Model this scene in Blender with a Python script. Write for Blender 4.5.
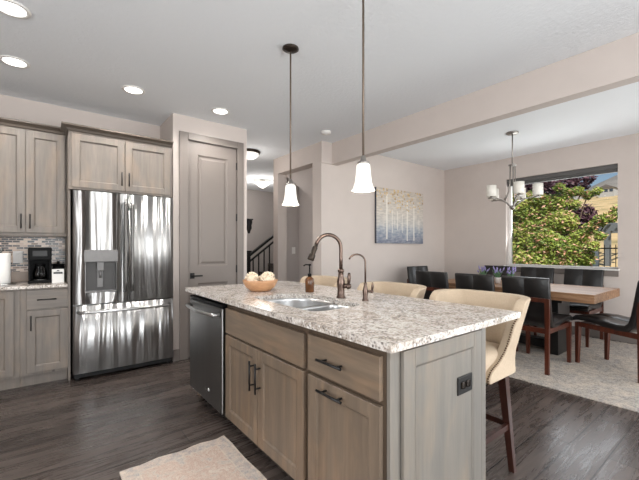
import bpy, bmesh, math, random
from mathutils import Vector, Matrix
S = bpy.context.scene
for o in list(bpy.data.objects): bpy.data.objects.remove(o)
COL = S.collection
PI = math.pi
# ---------------------------------------------------------------- camera
cam = bpy.data.objects.new('camera', bpy.data.cameras.new('camera')); COL.objects.link(cam)
cam.location = (0, 0, 1.25)
YAW = math.atan2(.78696, .61700)
cam.rotation_euler = (PI/2, 0, YAW - PI/2)
cam.data.sensor_width = 36; cam.data.lens = 353/639*36
cam.data.shift_y = 8/639; cam.data.clip_start = .05; cam.data.clip_end = 600
S.camera = cam
# ---------------------------------------------------------------- world, sun, daylight, fill lamps, exposure
W = bpy.data.worlds.new('sky'); S.world = W; W.use_nodes = True
nt = W.node_tree; bg = nt.nodes['Background']
sky = nt.nodes.new('ShaderNodeTexSky'); sky.sky_type = 'NISHITA'; sky.sun_disc = False
sky.sun_elevation = math.radians(48); sky.sun_rotation = math.radians(200); sky.air_density = 1.0
sky.dust_density = .3; sky.ozone_density = 1.5
nt.links.new(sky.outputs[0], bg.inputs[0]); bg.inputs[1].default_value = .075
def lamp(name, kind, loc, power, color=(1, 1, 1), rot=(0, 0, 0), size=1, size_y=None, spot=None):
    l = bpy.data.lights.new(name, kind); o = bpy.data.objects.new(name, l); COL.objects.link(o)
    o.location = loc; o.rotation_euler = rot; l.energy = power; l.color = color
    if kind == 'AREA':
        l.size = size
        if size_y: l.shape = 'RECTANGLE'; l.size_y = size_y
    elif kind == 'SUN': l.angle = math.radians(.6)
    else: l.shadow_soft_size = size
    if spot: l.spot_size = spot; l.spot_blend = .6
    return o
sun = lamp('sun', 'SUN', (0, -20, 30), 4.6, (1, .95, .86))
sun.rotation_euler = Vector((.55, .62, -.95)).to_track_quat('-Z', 'Y').to_euler()
# fill lamps added at unseen rear, left and patio openings; daylight at dining window
lamp('rear_window_fill', 'AREA', (1.0, -3.07, 1.3), 165, (.95, .98, 1), (PI/2+.45, 0, 0), 2.7, 2.2)
lamp('rear_window_fill', 'AREA', (4.3, -3.07, 1.3), 68, (.95, .98, 1), (PI/2+.35, 0, 0), 2.5, 2.2)
lamp('added_side_fill', 'AREA', (-2.66, .2, 1.5), 85, (.95, .98, 1), (0, -PI/2-.3, 0), 1.5, 1.8)
lamp('daylight_dining_window', 'AREA', (6.26, 1.99, 1.66), 20, (.96, .985, 1), (0, PI/2+.35, 0), 1.35, 1.4)
lamp('added_patio_fill', 'AREA', (6.2, -1.4, 1.1), 55, (.96, .985, 1), (0, PI/2, 0), 1.9, 1.6)
VS = S.view_settings; S.display_settings.display_device = 'sRGB'
VS.view_transform = 'Standard'; VS.look = 'None'; VS.gamma = 1; VS.exposure = 0.22; VS.use_curve_mapping = False
try: S.cycles.max_bounces = 8; S.cycles.diffuse_bounces = 5; S.cycles.transparent_max_bounces = 12; S.cycles.sample_clamp_indirect = 6; S.cycles.caustics_reflective = False; S.cycles.caustics_refractive = False
except Exception: pass

# ---------------------------------------------------------------- material helpers
def srgb(r, g, b):
    f = lambda c: ((c/255+.055)/1.055)**2.4 if c/255 > .04045 else c/255/12.92
    return (f(r), f(g), f(b), 1)
class Mat:
    def __init__(s, name):
        s.m = bpy.data.materials.new(name); s.m.use_nodes = True; s.t = s.m.node_tree
        s.b = s.t.nodes['Principled BSDF']; s.out = s.t.nodes['Material Output']
    def n(s, k, **kw):
        n = s.t.nodes.new('ShaderNode'+k)
        for a, v in kw.items():
            if a.startswith('i_'):
                key = a[2:]; key = int(key) if key.isdigit() else key.replace('_', ' ')
                n.inputs[key].default_value = v
            else: setattr(n, a, v)
        return n
    def l(s, a, b): s.t.links.new(a, b)
    def coord(s, scale=(1, 1, 1), rot=(0, 0, 0), loc=(0, 0, 0), kind='Object'):
        tc = s.n('TexCoord'); mp = s.n('Mapping'); s.l(tc.outputs[kind], mp.inputs[0])
        mp.inputs['Scale'].default_value = scale; mp.inputs['Rotation'].default_value = rot; mp.inputs['Location'].default_value = loc
        return mp.outputs[0]
    def noise(s, vec, scale=5, detail=4, rough=.5, dist=0):
        n = s.n('TexNoise'); s.l(vec, n.inputs['Vector'])
        n.inputs['Scale'].default_value = scale; n.inputs['Detail'].default_value = detail
        n.inputs['Roughness'].default_value = rough; n.inputs['Distortion'].default_value = dist
        return n.outputs['Fac']
    def ramp(s, fac, stops, interp='LINEAR'):
        r = s.n('ValToRGB'); r.color_ramp.interpolation = interp; e = r.color_ramp.elements
        while len(e) < len(stops): e.new(.5)
        for i, (p, c) in enumerate(stops): e[i].position = p; e[i].color = c if len(c) == 4 else (*c, 1)
        s.l(fac, r.inputs[0]); return r.outputs[0]
    def mix(s, fac, a, b, mode='MIX'):
        m = s.n('MixRGB', blend_type=mode)
        for i, v in ((0, fac), (1, a), (2, b)):
            if isinstance(v, (int, float, tuple)): m.inputs[i].default_value = v
            else: s.l(v, m.inputs[i])
        return m.outputs[0]
    def math(s, op, a, b=0.0, c=None):
        m = s.n('Math', operation=op)
        for i, v in enumerate((a, b, c)):
            if v is None: continue
            if isinstance(v, (int, float)): m.inputs[i].default_value = v
            else: s.l(v, m.inputs[i])
        return m.outputs[0]
    def base(s, c):
        if isinstance(c, tuple): s.b.inputs['Base Color'].default_value = c
        else: s.l(c, s.b.inputs['Base Color'])
    def bump(s, h, strength=.2, dist=.01):
        b = s.n('Bump'); b.inputs['Strength'].default_value = strength; b.inputs['Distance'].default_value = dist
        s.l(h, b.inputs['Height']); s.l(b.outputs[0], s.b.inputs['Normal'])
    def set(s, rough=None, metal=None, spec=None, coat=None, sheen=None):
        if rough is not None:
            if isinstance(rough, (int, float)): s.b.inputs['Roughness'].default_value = rough
            else: s.l(rough, s.b.inputs['Roughness'])
        if metal is not None: s.b.inputs['Metallic'].default_value = metal
        if spec is not None: s.b.inputs['Specular IOR Level'].default_value = spec
        if coat is not None: s.b.inputs['Coat Weight'].default_value = coat; s.b.inputs['Coat Roughness'].default_value = .15
        if sheen is not None: s.b.inputs['Sheen Weight'].default_value = sheen
        return s
def plain(name, c, rough=.5, metal=0, bump=None, spec=None, var=.06, vs=6):
    m = Mat(name); v = m.coord()
    n = m.noise(v, vs, 3)
    lo = tuple(x*(1-var) for x in c[:3])+(1,); hi = tuple(min(1, x*(1+var)) for x in c[:3])+(1,)
    m.base(m.ramp(n, [(.3, lo), (.7, hi)])); m.set(rough, metal, spec)
    if bump: m.bump(m.noise(v, bump[0], 3), bump[1], bump[2] if len(bump) > 2 else .003)
    return m.m
def wood(name, c1, c2, c3, grain='z', rough=.45, knots=True, fine=1.0):
    m = Mat(name)
    sc = {'z': (14, 14, 1.1), 'y': (14, 1.1, 14), 'x': (1.1, 14, 14)}[grain]
    v = m.coord(sc); n = m.noise(v, 1.6*fine, 6, .6, .6)
    col = m.ramp(n, [(.22, c1), (.5, c2), (.78, c3)])
    v2 = m.coord(tuple(x*4 for x in sc)); n2 = m.noise(v2, 2*fine, 3)
    col = m.mix(.08, col, m.ramp(n2, [(.35, tuple(x*.6 for x in c1[:3])+(1,)), (.6, c3)]))
    bl = m.noise(m.coord({'z': (5, 5, 1.6), 'y': (5, 1.6, 5), 'x': (1.6, 5, 5)}[grain]), 1.7, 3, .5, .7)
    warm = (min(1, c3[0]*1.06), c3[1]*.93, c3[2]*.80, 1); grey = (c2[0]*.82, c2[1]*.86, c2[2]*.92, 1)
    if knots:
        col = m.mix(.38, col, m.ramp(bl, [(.3, grey), (.5, c2), (.68, warm)]))
    if knots:
        vo = m.n('TexVoronoi'); m.l(m.coord((4, 4, 3.2)), vo.inputs['Vector']); vo.inputs['Scale'].default_value = 1
        k = m.ramp(vo.outputs['Distance'], [(.025, (.75, .75, .75, 1)), (.06, (0, 0, 0, 1))])
        col = m.mix(k, col, tuple(x*.35 for x in c1[:3])+(1,))
    m.base(col); m.set(rough); m.bump(n2, .05, .002)
    return m.m
MT = {}
# walls, ceiling
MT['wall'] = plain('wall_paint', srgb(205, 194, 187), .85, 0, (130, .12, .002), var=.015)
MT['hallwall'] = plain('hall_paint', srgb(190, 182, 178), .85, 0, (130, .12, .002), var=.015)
m = Mat('ceiling_texture'); v = m.coord(); m.base(srgb(238, 241, 244)); m.set(.9); m.bump(m.noise(v, 30, 4, .65), .6, .006); MT['ceil'] = m.m
MT['trim'] = plain('taupe_paint', srgb(124, 115, 109), .45, var=.02)
MT['white'] = plain('white_paint', srgb(235, 232, 228), .4, var=.01)
# floor planks
m = Mat('dark_plank_floor'); v = m.coord(loc=(.35, -.04, 0))
br = m.n('TexBrick'); m.l(v, br.inputs['Vector']); br.offset = .37; br.offset_frequency = 2
br.inputs['Scale'].default_value = 1; br.inputs['Brick Width'].default_value = 1.9; br.inputs['Row Height'].default_value = .1905
br.inputs['Mortar Size'].default_value = .0035; br.inputs['Mortar Smooth'].default_value = .1; br.inputs['Bias'].default_value = 0
br.inputs['Color1'].default_value = (0, 0, 0, 1); br.inputs['Color2'].default_value = (1, 1, 1, 1); br.inputs['Mortar'].default_value = (.5, .5, .5, 1)
g = m.noise(m.coord((1.0, 11, 1)), 2.0, 7, .62, 1.0)
col = m.ramp(g, [(.32, srgb(38, 32, 30)), (.5, srgb(62, 53, 49)), (.68, srgb(98, 86, 80))])
col = m.mix(.42, col, m.mix(br.outputs['Color'], srgb(40, 34, 32), srgb(106, 94, 87)))
g2 = m.noise(m.coord((1.6, 22, 1)), 2.4, 6, .7, .5)
col = m.mix(m.ramp(g2, [(.56, (0, 0, 0, 1)), (.68, (.45, .45, .45, 1))]), col, srgb(40, 34, 32))
col = m.mix(br.outputs['Fac'], col, srgb(20, 17, 16))
m.base(col); m.set(m.ramp(g, [(.3, (.20,)*3), (.7, (.36,)*3)]), spec=.75)
hh = m.math('MULTIPLY_ADD', br.outputs['Fac'], -1.5, m.math('MULTIPLY', g2, .6)); m.bump(hh, .25, .003); MT['floor'] = m.m
# cabinet wood
IS = (srgb(86, 73, 62), srgb(112, 97, 82), srgb(138, 119, 100))
KC = (srgb(102, 94, 87), srgb(123, 114, 106), srgb(143, 133, 123))
EP = (srgb(106, 101, 95), srgb(121, 116, 109), srgb(140, 131, 120))
for k, c in (('isl', IS), ('kit', KC), ('end', EP)):
    for gname in 'zyx': MT[k+gname] = wood('stained_knotty_wood_'+k+gname, *c, grain=gname)
MT['crown'] = wood('crown_wood', srgb(78, 68, 60), srgb(92, 82, 73), srgb(106, 95, 85), 'x', knots=False)
MT['dark_gap'] = plain('dark_recess', srgb(52, 45, 40), .8)
MT['frame_isl'] = wood('face_frame_wood', srgb(66, 54, 43), srgb(80, 66, 53), srgb(94, 78, 64), 'z', knots=False)  # darkened so the wood colour carries the shadow under the counter overhang
# granite
m = Mat('speckled_granite'); v = m.coord()
big = m.noise(m.coord((1, .6, 1)), 6.5, 6, .68, 1.4); mid = m.noise(v, 38, 5, .7, .5); fin = m.noise(v, 120, 3, .6)
col = m.ramp(mid, [(.30, srgb(122, 108, 98)), (.41, srgb(178, 166, 156)), (.50, srgb(206, 197, 188)), (.7, srgb(230, 226, 220))])
col = m.mix(m.ramp(big, [(.48, (0, 0, 0, 1)), (.6, (.85, .85, .85, 1))]), col, m.ramp(mid, [(.35, srgb(88, 72, 60)), (.48, srgb(148, 130, 112)), (.62, srgb(206, 194, 182))]))
vo = m.n('TexVoronoi'); m.l(v, vo.inputs['Vector']); vo.inputs['Scale'].default_value = 60
fl = m.math('MULTIPLY', m.ramp(vo.outputs['Distance'], [(.28, (1, 1, 1, 1)), (.42, (0, 0, 0, 1))]), m.ramp(m.noise(v, 20, 4), [(.43, (0, 0, 0, 1)), (.53, (1, 1, 1, 1))]))
col = m.mix(m.math('MULTIPLY', fl, .85), col, srgb(66, 54, 48)); col = m.mix(.22, col, m.ramp(fin, [(.38, srgb(84, 74, 68)), (.55, srgb(248, 244, 240))]))
vo2 = m.n('TexVoronoi'); m.l(v, vo2.inputs['Vector']); vo2.inputs['Scale'].default_value = 42
col = m.mix(m.math('MULTIPLY', m.ramp(vo2.outputs['Distance'], [(.2, (.8, .8, .8, 1)), (.34, (0, 0, 0, 1))]), m.ramp(m.noise(v, 13, 3), [(.5, (0, 0, 0, 1)), (.56, (1, 1, 1, 1))])), col, srgb(238, 235, 230))
m.base(col); m.set(.16, spec=.5); MT['granite'] = m.m
# stainless
def steel(name, c=(.62, .61, .6, 1), rough=.2, wav=.5, axis='z', dist=.02, ws=3.5, aniso=0):
    m = Mat(name); m.base(c)
    sc = {'z': (1, 1, .06), 'x': (.16, 1, 1), 'n': (1, 1, 1)}[axis]
    w = m.noise(m.coord(sc), ws, 2, .4, .4)
    br_ = m.noise(m.coord((400, 400, 3)), 1, 2)
    m.set(m.math('MULTIPLY_ADD', br_, .05, rough-.02), 1)
    m.bump(w, wav, dist)
    if aniso:
        tn = m.n('CombineXYZ'); tn.inputs[2].default_value = 1
        m.l(tn.outputs[0], m.b.inputs['Tangent']); m.b.inputs['Anisotropic'].default_value = .85
    return m.m
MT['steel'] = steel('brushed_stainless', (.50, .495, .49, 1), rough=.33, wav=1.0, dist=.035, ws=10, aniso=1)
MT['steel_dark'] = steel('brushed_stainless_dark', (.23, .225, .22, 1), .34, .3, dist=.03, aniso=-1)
MT['steel_plain'] = steel('polished_steel', (.50, .495, .49, 1), .3, .05, aniso=1)
MT['dispenser'] = plain('dispenser_grey_steel', srgb(120, 118, 117), .5, .35)
MT['dispenser_dark'] = plain('dispenser_recess_grey', srgb(72, 70, 69), .5, .3)
MT['handle_steel'] = plain('satin_handle_steel', srgb(112, 110, 108), .42, .85)
MT['sink'] = steel('sink_steel', (.66, .66, .66, 1), .3, .05)
MT['nickel'] = steel('brushed_nickel', (.36, .335, .31, 1), .32, .02)
MT['bronze'] = plain('oil_rubbed_bronze', srgb(100, 84, 76), .3, .95, var=.25, vs=30)
MT['rod'] = plain('aged_bronze_rod', srgb(112, 98, 86), .45, .45)
MT['bronze_dark'] = plain('dark_bronze', srgb(58, 50, 44), .4, .8)
MT['black'] = plain('black_metal', srgb(24, 23, 23), .38, .3)
MT['black_plastic'] = plain('black_plastic', srgb(12, 12, 13), .5, spec=.12)
MT['rubber'] = plain('dark_rubber', srgb(20, 20, 20), .7)
MT['leather'] = plain('black_leather', srgb(20, 18, 18), .36, 0, (90, .25, .002), spec=.5)
MT['redwood'] = wood('mahogany_wood', srgb(48, 22, 14), srgb(74, 34, 21), srgb(98, 48, 31), 'z', .3, False)
MT['espresso'] = wood('espresso_wood', srgb(38, 20, 15), srgb(56, 30, 23), srgb(72, 40, 31), 'z', .28, False)
MT['linen'] = plain('cream_linen', srgb(190, 171, 148), .9, 0, (260, .3, .002), var=.05, vs=120)
MT['nail'] = plain('antique_brass_nail', srgb(98, 78, 58), .3, .9)
MT['blackwood'] = plain('black_painted_wood', srgb(20, 19, 19), .35)
m = Mat('acacia_tabletop'); v = m.coord((9, .8, 9)); n = m.noise(v, 2, 7, .65, 1.4)
n2 = m.noise(m.coord((24, 1.0, 24)), 2, 4)
col = m.ramp(n, [(.3, srgb(86, 56, 36)), (.45, srgb(132, 92, 62)), (.6, srgb(162, 124, 92)), (.75, srgb(190, 158, 128))])
m.base(m.mix(.25, col, m.ramp(n2, [(.4, srgb(80, 50, 34)), (.6, srgb(190, 160, 130))]))); m.set(.5, spec=.3); MT['acacia'] = m.m
# mosaic
m = Mat('mosaic_backsplash'); v = m.coord((1, 1, 1), rot=(PI/2, 0, 0))
br = m.n('TexBrick'); m.l(v, br.inputs['Vector']); br.inputs['Scale'].default_value = 1; br.inputs['Brick Width'].default_value = .056; br.inputs['Row Height'].default_value = .0215
br.inputs['Mortar Size'].default_value = .0022; br.inputs['Color1'].default_value = (0, 0, 0, 1); br.inputs['Color2'].default_value = (1, 1, 1, 1); br.inputs['Mortar'].default_value = (0, 0, 0, 1)
br.inputs['Bias'].default_value = 0
c = m.ramp(br.outputs['Color'], [(0, srgb(40, 38, 40)), (.22, srgb(132, 108, 92)), (.38, srgb(196, 172, 154)), (.5, srgb(70, 62, 58)), (.62, srgb(214, 192, 174)), (.8, srgb(62, 62, 68))], 'CONSTANT')
m.base(m.mix(br.outputs['Fac'], c, srgb(206, 188, 174))); m.set(.25); MT['mosaic'] = m.m
MT['tan_tile'] = plain('tan_tile', srgb(150, 132, 118), .35)
# lamps
def glow(name, c, s, base=(.9, .88, .85, 1)):
    m = Mat(name); m.base(base); m.set(.4); m.b.inputs['Emission Color'].default_value = c; m.b.inputs['Emission Strength'].default_value = s
    return m.m
MT['led'] = glow('recessed_diffuser', (1, .98, .94, 1), 5)
MT['shade'] = glow('frosted_glass_shade', (1, .95, .86, 1), .38, (.8, .78, .75, 1))
MT['shade_dim'] = glow('linen_glass_shade', (1, .94, .84, 1), .06, (.80, .77, .70, 1))
MT['dome'] = glow('alabaster_dome', (1, .95, .85, 1), .6)
# glass pane
m = Mat('window_glass'); tr = m.n('BsdfTransparent'); gl = m.n('BsdfGlossy'); gl.inputs['Roughness'].default_value = .02; gl.inputs['Color'].default_value = (.9, .95, 1, 1)
fr = m.n('Fresnel'); fr.inputs['IOR'].default_value = 1.2; mx = m.n('MixShader'); m.l(fr.outputs[0], mx.inputs[0]); m.l(tr.outputs[0], mx.inputs[1]); m.l(gl.outputs[0], mx.inputs[2]); m.l(mx.outputs[0], m.out.inputs[0]); MT['glass'] = m.m
def clear(name, c, rough=.05):
    m = Mat(name); tr = m.n('BsdfTransparent'); tr.inputs[0].default_value = c; gl = m.n('BsdfGlossy'); gl.inputs['Roughness'].default_value = rough
    fr = m.n('Fresnel'); fr.inputs['IOR'].default_value = 1.5; mx = m.n('MixShader'); m.l(fr.outputs[0], mx.inputs[0]); m.l(tr.outputs[0], mx.inputs[1]); m.l(gl.outputs[0], mx.inputs[2]); m.l(mx.outputs[0], m.out.inputs[0]); return m.m
MT['smoke_glass'] = clear('carafe_glass', (.55, .55, .57, 1))
MT['jar_glass'] = clear('clear_glass', (.9, .93, .93, 1))
MT['amber'] = plain('amber_glass', srgb(92, 58, 32), .12, 0, var=.3, vs=20)
MT['bowlwood'] = wood('bowl_wood', srgb(160, 114, 80), srgb(188, 142, 104), srgb(208, 164, 124), 'x', .4, False)
MT['puff'] = plain('dried_flower', srgb(232, 218, 196), .9, 0, (60, .6, .01), var=.12, vs=30)
MT['paper'] = plain('paper_towel', srgb(242, 240, 236), .9, 0, (120, .3, .002), var=.02)
MT['leafg'] = plain('lavender_leaf', srgb(92, 128, 92), .7, var=.3)
MT['laven'] = plain('lavender_bloom', srgb(158, 148, 196), .8, var=.3, vs=60)
MT['pot'] = plain('white_pot', srgb(230, 226, 222), .4)
# rugs
m = Mat('grey_dining_rug'); v = m.coord()
a = m.noise(v, 3.2, 6, .7, 1.2); b_ = m.noise(v, 22, 5, .75); c_ = m.noise(v, 75, 3)
col = m.ramp(a, [(.36, srgb(204, 188, 170)), (.48, srgb(180, 168, 156)), (.56, srgb(140, 138, 140)), (.68, srgb(190, 180, 168))])
col = m.mix(.5, col, m.ramp(b_, [(.38, srgb(116, 112, 112)), (.5, srgb(182, 172, 160)), (.62, srgb(216, 202, 186))]))
col = m.mix(.3, col, m.ramp(c_, [(.35, srgb(110, 106, 102)), (.6, srgb(226, 216, 204))]))
m.base(col); m.set(.95, spec=.1); m.bump(c_, .5, .006); MT['rug'] = m.m
m = Mat('faded_runner_rug'); tc = m.n('TexCoord'); sp = m.n('SeparateXYZ'); m.l(tc.outputs['Generated'], sp.inputs[0])
dx_ = m.math('ABSOLUTE', m.math('SUBTRACT', sp.outputs[0], .5)); dy_ = m.math('ABSOLUTE', m.math('SUBTRACT', sp.outputs[1], .5))
ex = m.math('MULTIPLY', m.math('SUBTRACT', .5, dx_), .61); ey = m.math('MULTIPLY', m.math('SUBTRACT', .5, dy_), 1.22)
edge = m.math('MINIMUM', ex, ey)
v = m.coord(); n1 = m.noise(v, 11, 6, .75, .8); n2 = m.noise(v, 30, 5, .75); n3 = m.noise(v, 190, 2)
field = m.ramp(n1, [(.34, srgb(170, 164, 162)), (.44, srgb(206, 190, 176)), (.53, srgb(196, 166, 150)), (.62, srgb(212, 198, 184))])
bord = m.mix(.4, m.ramp(n2, [(.40, srgb(140, 144, 152)), (.5, srgb(188, 178, 170)), (.6, srgb(212, 198, 184))]), field)
bm_ = m.ramp(edge, [(.0, (1, 1, 1, 1)), (.018, (.0, 0, 0, 1)), (.02, (0, 0, 0, 1)), (.022, (.5, .5, .5, 1)), (.075, (.5, .5, .5, 1)), (.08, (1, 1, 1, 1)), (.088, (1, 1, 1, 1)), (.09, (.25, .25, .25, 1))], 'CONSTANT')
isb = m.math('LESS_THAN', edge, .09); col = m.mix(isb, field, bord)
st = m.math('MAXIMUM', m.math('LESS_THAN', edge, .016), m.math('LESS_THAN', m.math('ABSOLUTE', m.math('SUBTRACT', edge, .085)), .004))
col = m.mix(m.math('MULTIPLY', st, .45), col, srgb(222, 206, 186))
col = m.mix(.2, col, m.ramp(n3, [(.35, srgb(130, 118, 110)), (.6, srgb(235, 222, 208))]))
m.base(col); m.set(.95, spec=.1); m.bump(n3, .4, .003); MT['runner'] = m.m
# painting
m = Mat('birch_canvas_paint'); tc = m.n('TexCoord'); sp = m.n('SeparateXYZ'); m.l(tc.outputs['Generated'], sp.inputs[0])
v = m.coord((6, 1, 2)); n1 = m.noise(v, 2.2, 6, .7); n2 = m.noise(m.coord((3, 1, 12)), 3, 4)
zz = m.math('MULTIPLY_ADD', m.math('SUBTRACT', n1, .5), .3, sp.outputs[2])
col = m.ramp(zz, [(.0, srgb(92, 100, 122)), (.14, srgb(124, 134, 152)), (.27, srgb(158, 164, 174)), (.36, srgb(196, 192, 186)), (.55, srgb(206, 196, 184)), (1, srgb(198, 184, 168))])
col = m.mix(.25, col, m.ramp(n2, [(.4, srgb(120, 124, 134)), (.6, srgb(226, 220, 212))]))
xd = m.math('ADD', sp.outputs[0], m.math('MULTIPLY', m.math('SUBTRACT', m.noise(m.coord((1, 1, 5)), 3, 2), .5), .012))
for (x0, w_, top, bt) in ((.2, .016, .9, .08), (.31, .007, .62, .2), (.42, .007, .6, .25), (.52, .007, .55, .2), (.63, .014, .8, .05), (.78, .014, .75, .06), (.9, .006, .5, .2), (.35, .004, .5, .3)):
    k = m.math('LESS_THAN', m.math('ABSOLUTE', m.math('SUBTRACT', xd, x0)), w_)
    k = m.math('MULTIPLY', k, m.math('MULTIPLY', m.math('LESS_THAN', sp.outputs[2], top), m.math('GREATER_THAN', sp.outputs[2], bt)))
    col = m.mix(m.math('MULTIPLY', k, .7), col, srgb(232, 226, 216))
vo = m.n('TexVoronoi'); m.l(m.coord((1, .2, 1)), vo.inputs['Vector']); vo.inputs['Scale'].default_value = 23
sep = m.n('SeparateColor'); m.l(vo.outputs['Color'], sep.inputs[0])
lf = m.math('MULTIPLY', m.math('LESS_THAN', vo.outputs['Distance'], .42), m.math('LESS_THAN', sep.outputs[0], m.ramp(zz, [(.55, (0, 0, 0, 1)), (.92, (.75, .75, .75, 1))])))
col = m.mix(lf, col, m.ramp(sep.outputs[1], [(0, srgb(206, 172, 116)), (.5, srgb(226, 200, 144)), (1, srgb(160, 134, 112))]))
m.base(col); m.set(.7); MT['painting'] = m.m
MT['slate'] = plain('slate_canvas_edge', srgb(72, 74, 82), .8)
# outdoors
def leafmat(name, a, b, c):
    m = Mat(name); n = m.noise(m.coord(), 2.6, 3); n2 = m.noise(m.coord(), 40, 2)
    m.base(m.mix(.5, m.ramp(n, [(.36, a), (.5, b), (.62, c)]), m.ramp(n2, [(.38, a), (.5, b), (.6, c)]))); m.set(.5)
    tl = m.n('BsdfTranslucent'); tl.inputs[0].default_value = c; mx = m.n('MixShader'); mx.inputs[0].default_value = .14
    m.l(m.b.outputs[0], mx.inputs[1]); m.l(tl.outputs[0], mx.inputs[2]); m.l(mx.outputs[0], m.out.inputs[0]); return m.m
MT['leaf'] = leafmat('bush_leaf', srgb(46, 72, 26), srgb(120, 148, 54), srgb(206, 212, 112))
MT['bloom'] = leafmat('bush_bloom', srgb(206, 142, 112), srgb(232, 176, 146), srgb(240, 206, 176))
MT['plum'] = leafmat('plum_leaf', srgb(66, 40, 52), srgb(92, 60, 72), srgb(122, 86, 96))
MT['bark'] = plain('bark', srgb(84, 68, 56), .9)
m = Mat('dry_hill_grass'); v = m.coord(); m.base(m.ramp(m.noise(v, .25, 6, .7), [(.35, srgb(128, 122, 82)), (.5, srgb(196, 170, 124)), (.7, srgb(216, 190, 146))])); m.set(1); MT['hill'] = m.m
MT['mount'] = plain('distant_mountain', srgb(130, 126, 120), 1, var=.2, vs=.05)
MT['lawn'] = plain('lawn', srgb(96, 124, 60), 1, var=.25, vs=2)
MT['hwall1'] = plain('house_siding', srgb(176, 176, 176), .8); MT['hroof'] = plain('house_roof', srgb(104, 98, 96), .9)
MT['hwin'] = plain('house_window', srgb(66, 74, 86), .2)
MT['pergola'] = plain('grey_pergola_paint', srgb(108, 114, 120), .6)
MT['cloth_grey'] = plain('grey_cover_cloth', srgb(84, 90, 98), .9)

# ---------------------------------------------------------------- mesh helpers
class MB:
    def __init__(s, tr=None): s.bm = bmesh.new(); s.tr = tr
    def _v(s, p): return s.bm.verts.new(s.tr(*p) if s.tr else p)
    def box(s, x0, x1, y0, y1, z0, z1, bev=0, seg=2):
        P = [(x0, y0, z0), (x1, y0, z0), (x1, y1, z0), (x0, y1, z0), (x0, y0, z1), (x1, y0, z1), (x1, y1, z1), (x0, y1, z1)]
        V = [s._v(p) for p in P]
        F = [s.bm.faces.new([V[i] for i in f]) for f in ((0, 3, 2, 1), (4, 5, 6, 7), (0, 1, 5, 4), (1, 2, 6, 5), (2, 3, 7, 6), (3, 0, 4, 7))]
        if bev:
            E = list({e for f in F for e in f.edges})
            bmesh.ops.bevel(s.bm, geom=E, offset=bev, segments=seg, affect='EDGES', profile=.6)
        return s
    def quad(s, *pts, smooth=False):
        f = s.bm.faces.new([s._v(p) for p in pts]); f.smooth = smooth; return s
    def loft(s, rings, cap=True, close=True, smooth=True):
        R = [[s._v(p) for p in r] for r in rings]; n = len(R[0])
        for a, b in zip(R, R[1:]):
            for i in range(n if close else n-1):
                j = (i+1) % n
                f = s.bm.faces.new((a[i], a[j], b[j], b[i])); f.smooth = smooth
        if cap:
            for r in (R[0], R[-1]):
                try: s.bm.faces.new(r)
                except Exception: pass
        return s
    def tube(s, pts, r, n=10, cap=True):
        pts = [Vector(p) for p in pts]; rr = r if isinstance(r, (list, tuple)) else [r]*len(pts)
        rings = []; up = None
        for i, p in enumerate(pts):
            d = (pts[min(i+1, len(pts)-1)]-pts[max(i-1, 0)]).normalized()
            if up is None:
                up = Vector((0, 0, 1)) if abs(d.z) < .9 else Vector((1, 0, 0))
            a = d.cross(up).normalized(); b = a.cross(d).normalized(); up = b
            rings.append([tuple(p+a*math.cos(2*PI*k/n)*rr[i]+b*math.sin(2*PI*k/n)*rr[i]) for k in range(n)])
        return s.loft(rings, cap)
    def lathe(s, prof, c, n=24, cap=True):
        return s.loft([[(c[0]+r*math.cos(2*PI*k/n), c[1]+r*math.sin(2*PI*k/n), c[2]+z) for k in range(n)] for r, z in prof], cap)
    def bar(s, p0, p1, w, d=None, w1=None, d1=None):     # tapered square bar
        d = d or w; w1 = w1 or w; d1 = d1 or d
        rings = []
        for p, a, b in ((p0, w, d), (p1, w1, d1)):
            rings.append([(p[0]-a/2, p[1]-b/2, p[2]), (p[0]+a/2, p[1]-b/2, p[2]), (p[0]+a/2, p[1]+b/2, p[2]), (p[0]-a/2, p[1]+b/2, p[2])])
        return s.loft(rings, smooth=False)
    def prism(s, poly, h0, h1, axis='z'):
        mp = {'z': lambda a, b, h: (a, b, h), 'y': lambda a, b, h: (a, h, b), 'x': lambda a, b, h: (h, a, b)}[axis]
        return s.loft([[mp(a, b, h) for a, b in poly] for h in (h0, h1)], smooth=False)
    def sphere(s, c, r, n=10, sq=(1, 1, 1)):
        rings = []
        for i in range(1, n):
            t = PI*i/n; rings.append([(c[0]+r*sq[0]*math.sin(t)*math.cos(2*PI*k/(2*n)), c[1]+r*sq[1]*math.sin(t)*math.sin(2*PI*k/(2*n)), c[2]+r*sq[2]*math.cos(t)) for k in range(2*n)])
        return s.loft(rings)
    def done(s, name, mat, parent=None, origin=None, mods=()):
        bm = s.bm; bmesh.ops.recalc_face_normals(bm, faces=bm.faces)
        if parent is not None:
            off = parent_loc(parent)
        else:
            if origin is None:
                xs = [v.co.x for v in bm.verts]; ys = [v.co.y for v in bm.verts]; zs = [v.co.z for v in bm.verts]
                origin = ((min(xs)+max(xs))/2, (min(ys)+max(ys))/2, min(zs))
            off = Vector(origin)
        bmesh.ops.translate(bm, verts=bm.verts, vec=-off)
        me = bpy.data.meshes.new(name); bm.to_mesh(me); bm.free()
        for mt in (mat if isinstance(mat, (list, tuple)) else [mat]): me.materials.append(mt)
        o = bpy.data.objects.new(name, me); COL.objects.link(o)
        if parent is not None: o.parent = parent
        else: o.location = off
        return o
def parent_loc(p):
    v = Vector((0, 0, 0))
    while p is not None: v += p.location; p = p.parent
    return v
def tag(o, label, cat, group=None):
    o['label'] = label; o['category'] = cat
    if group: o['group'] = group
    return o
def thing(name, label, cat, loc, group=None):
    o = bpy.data.objects.new(name, None); COL.objects.link(o); o.location = loc; o.empty_display_size = .1
    return tag(o, label, cat, group)
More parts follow.
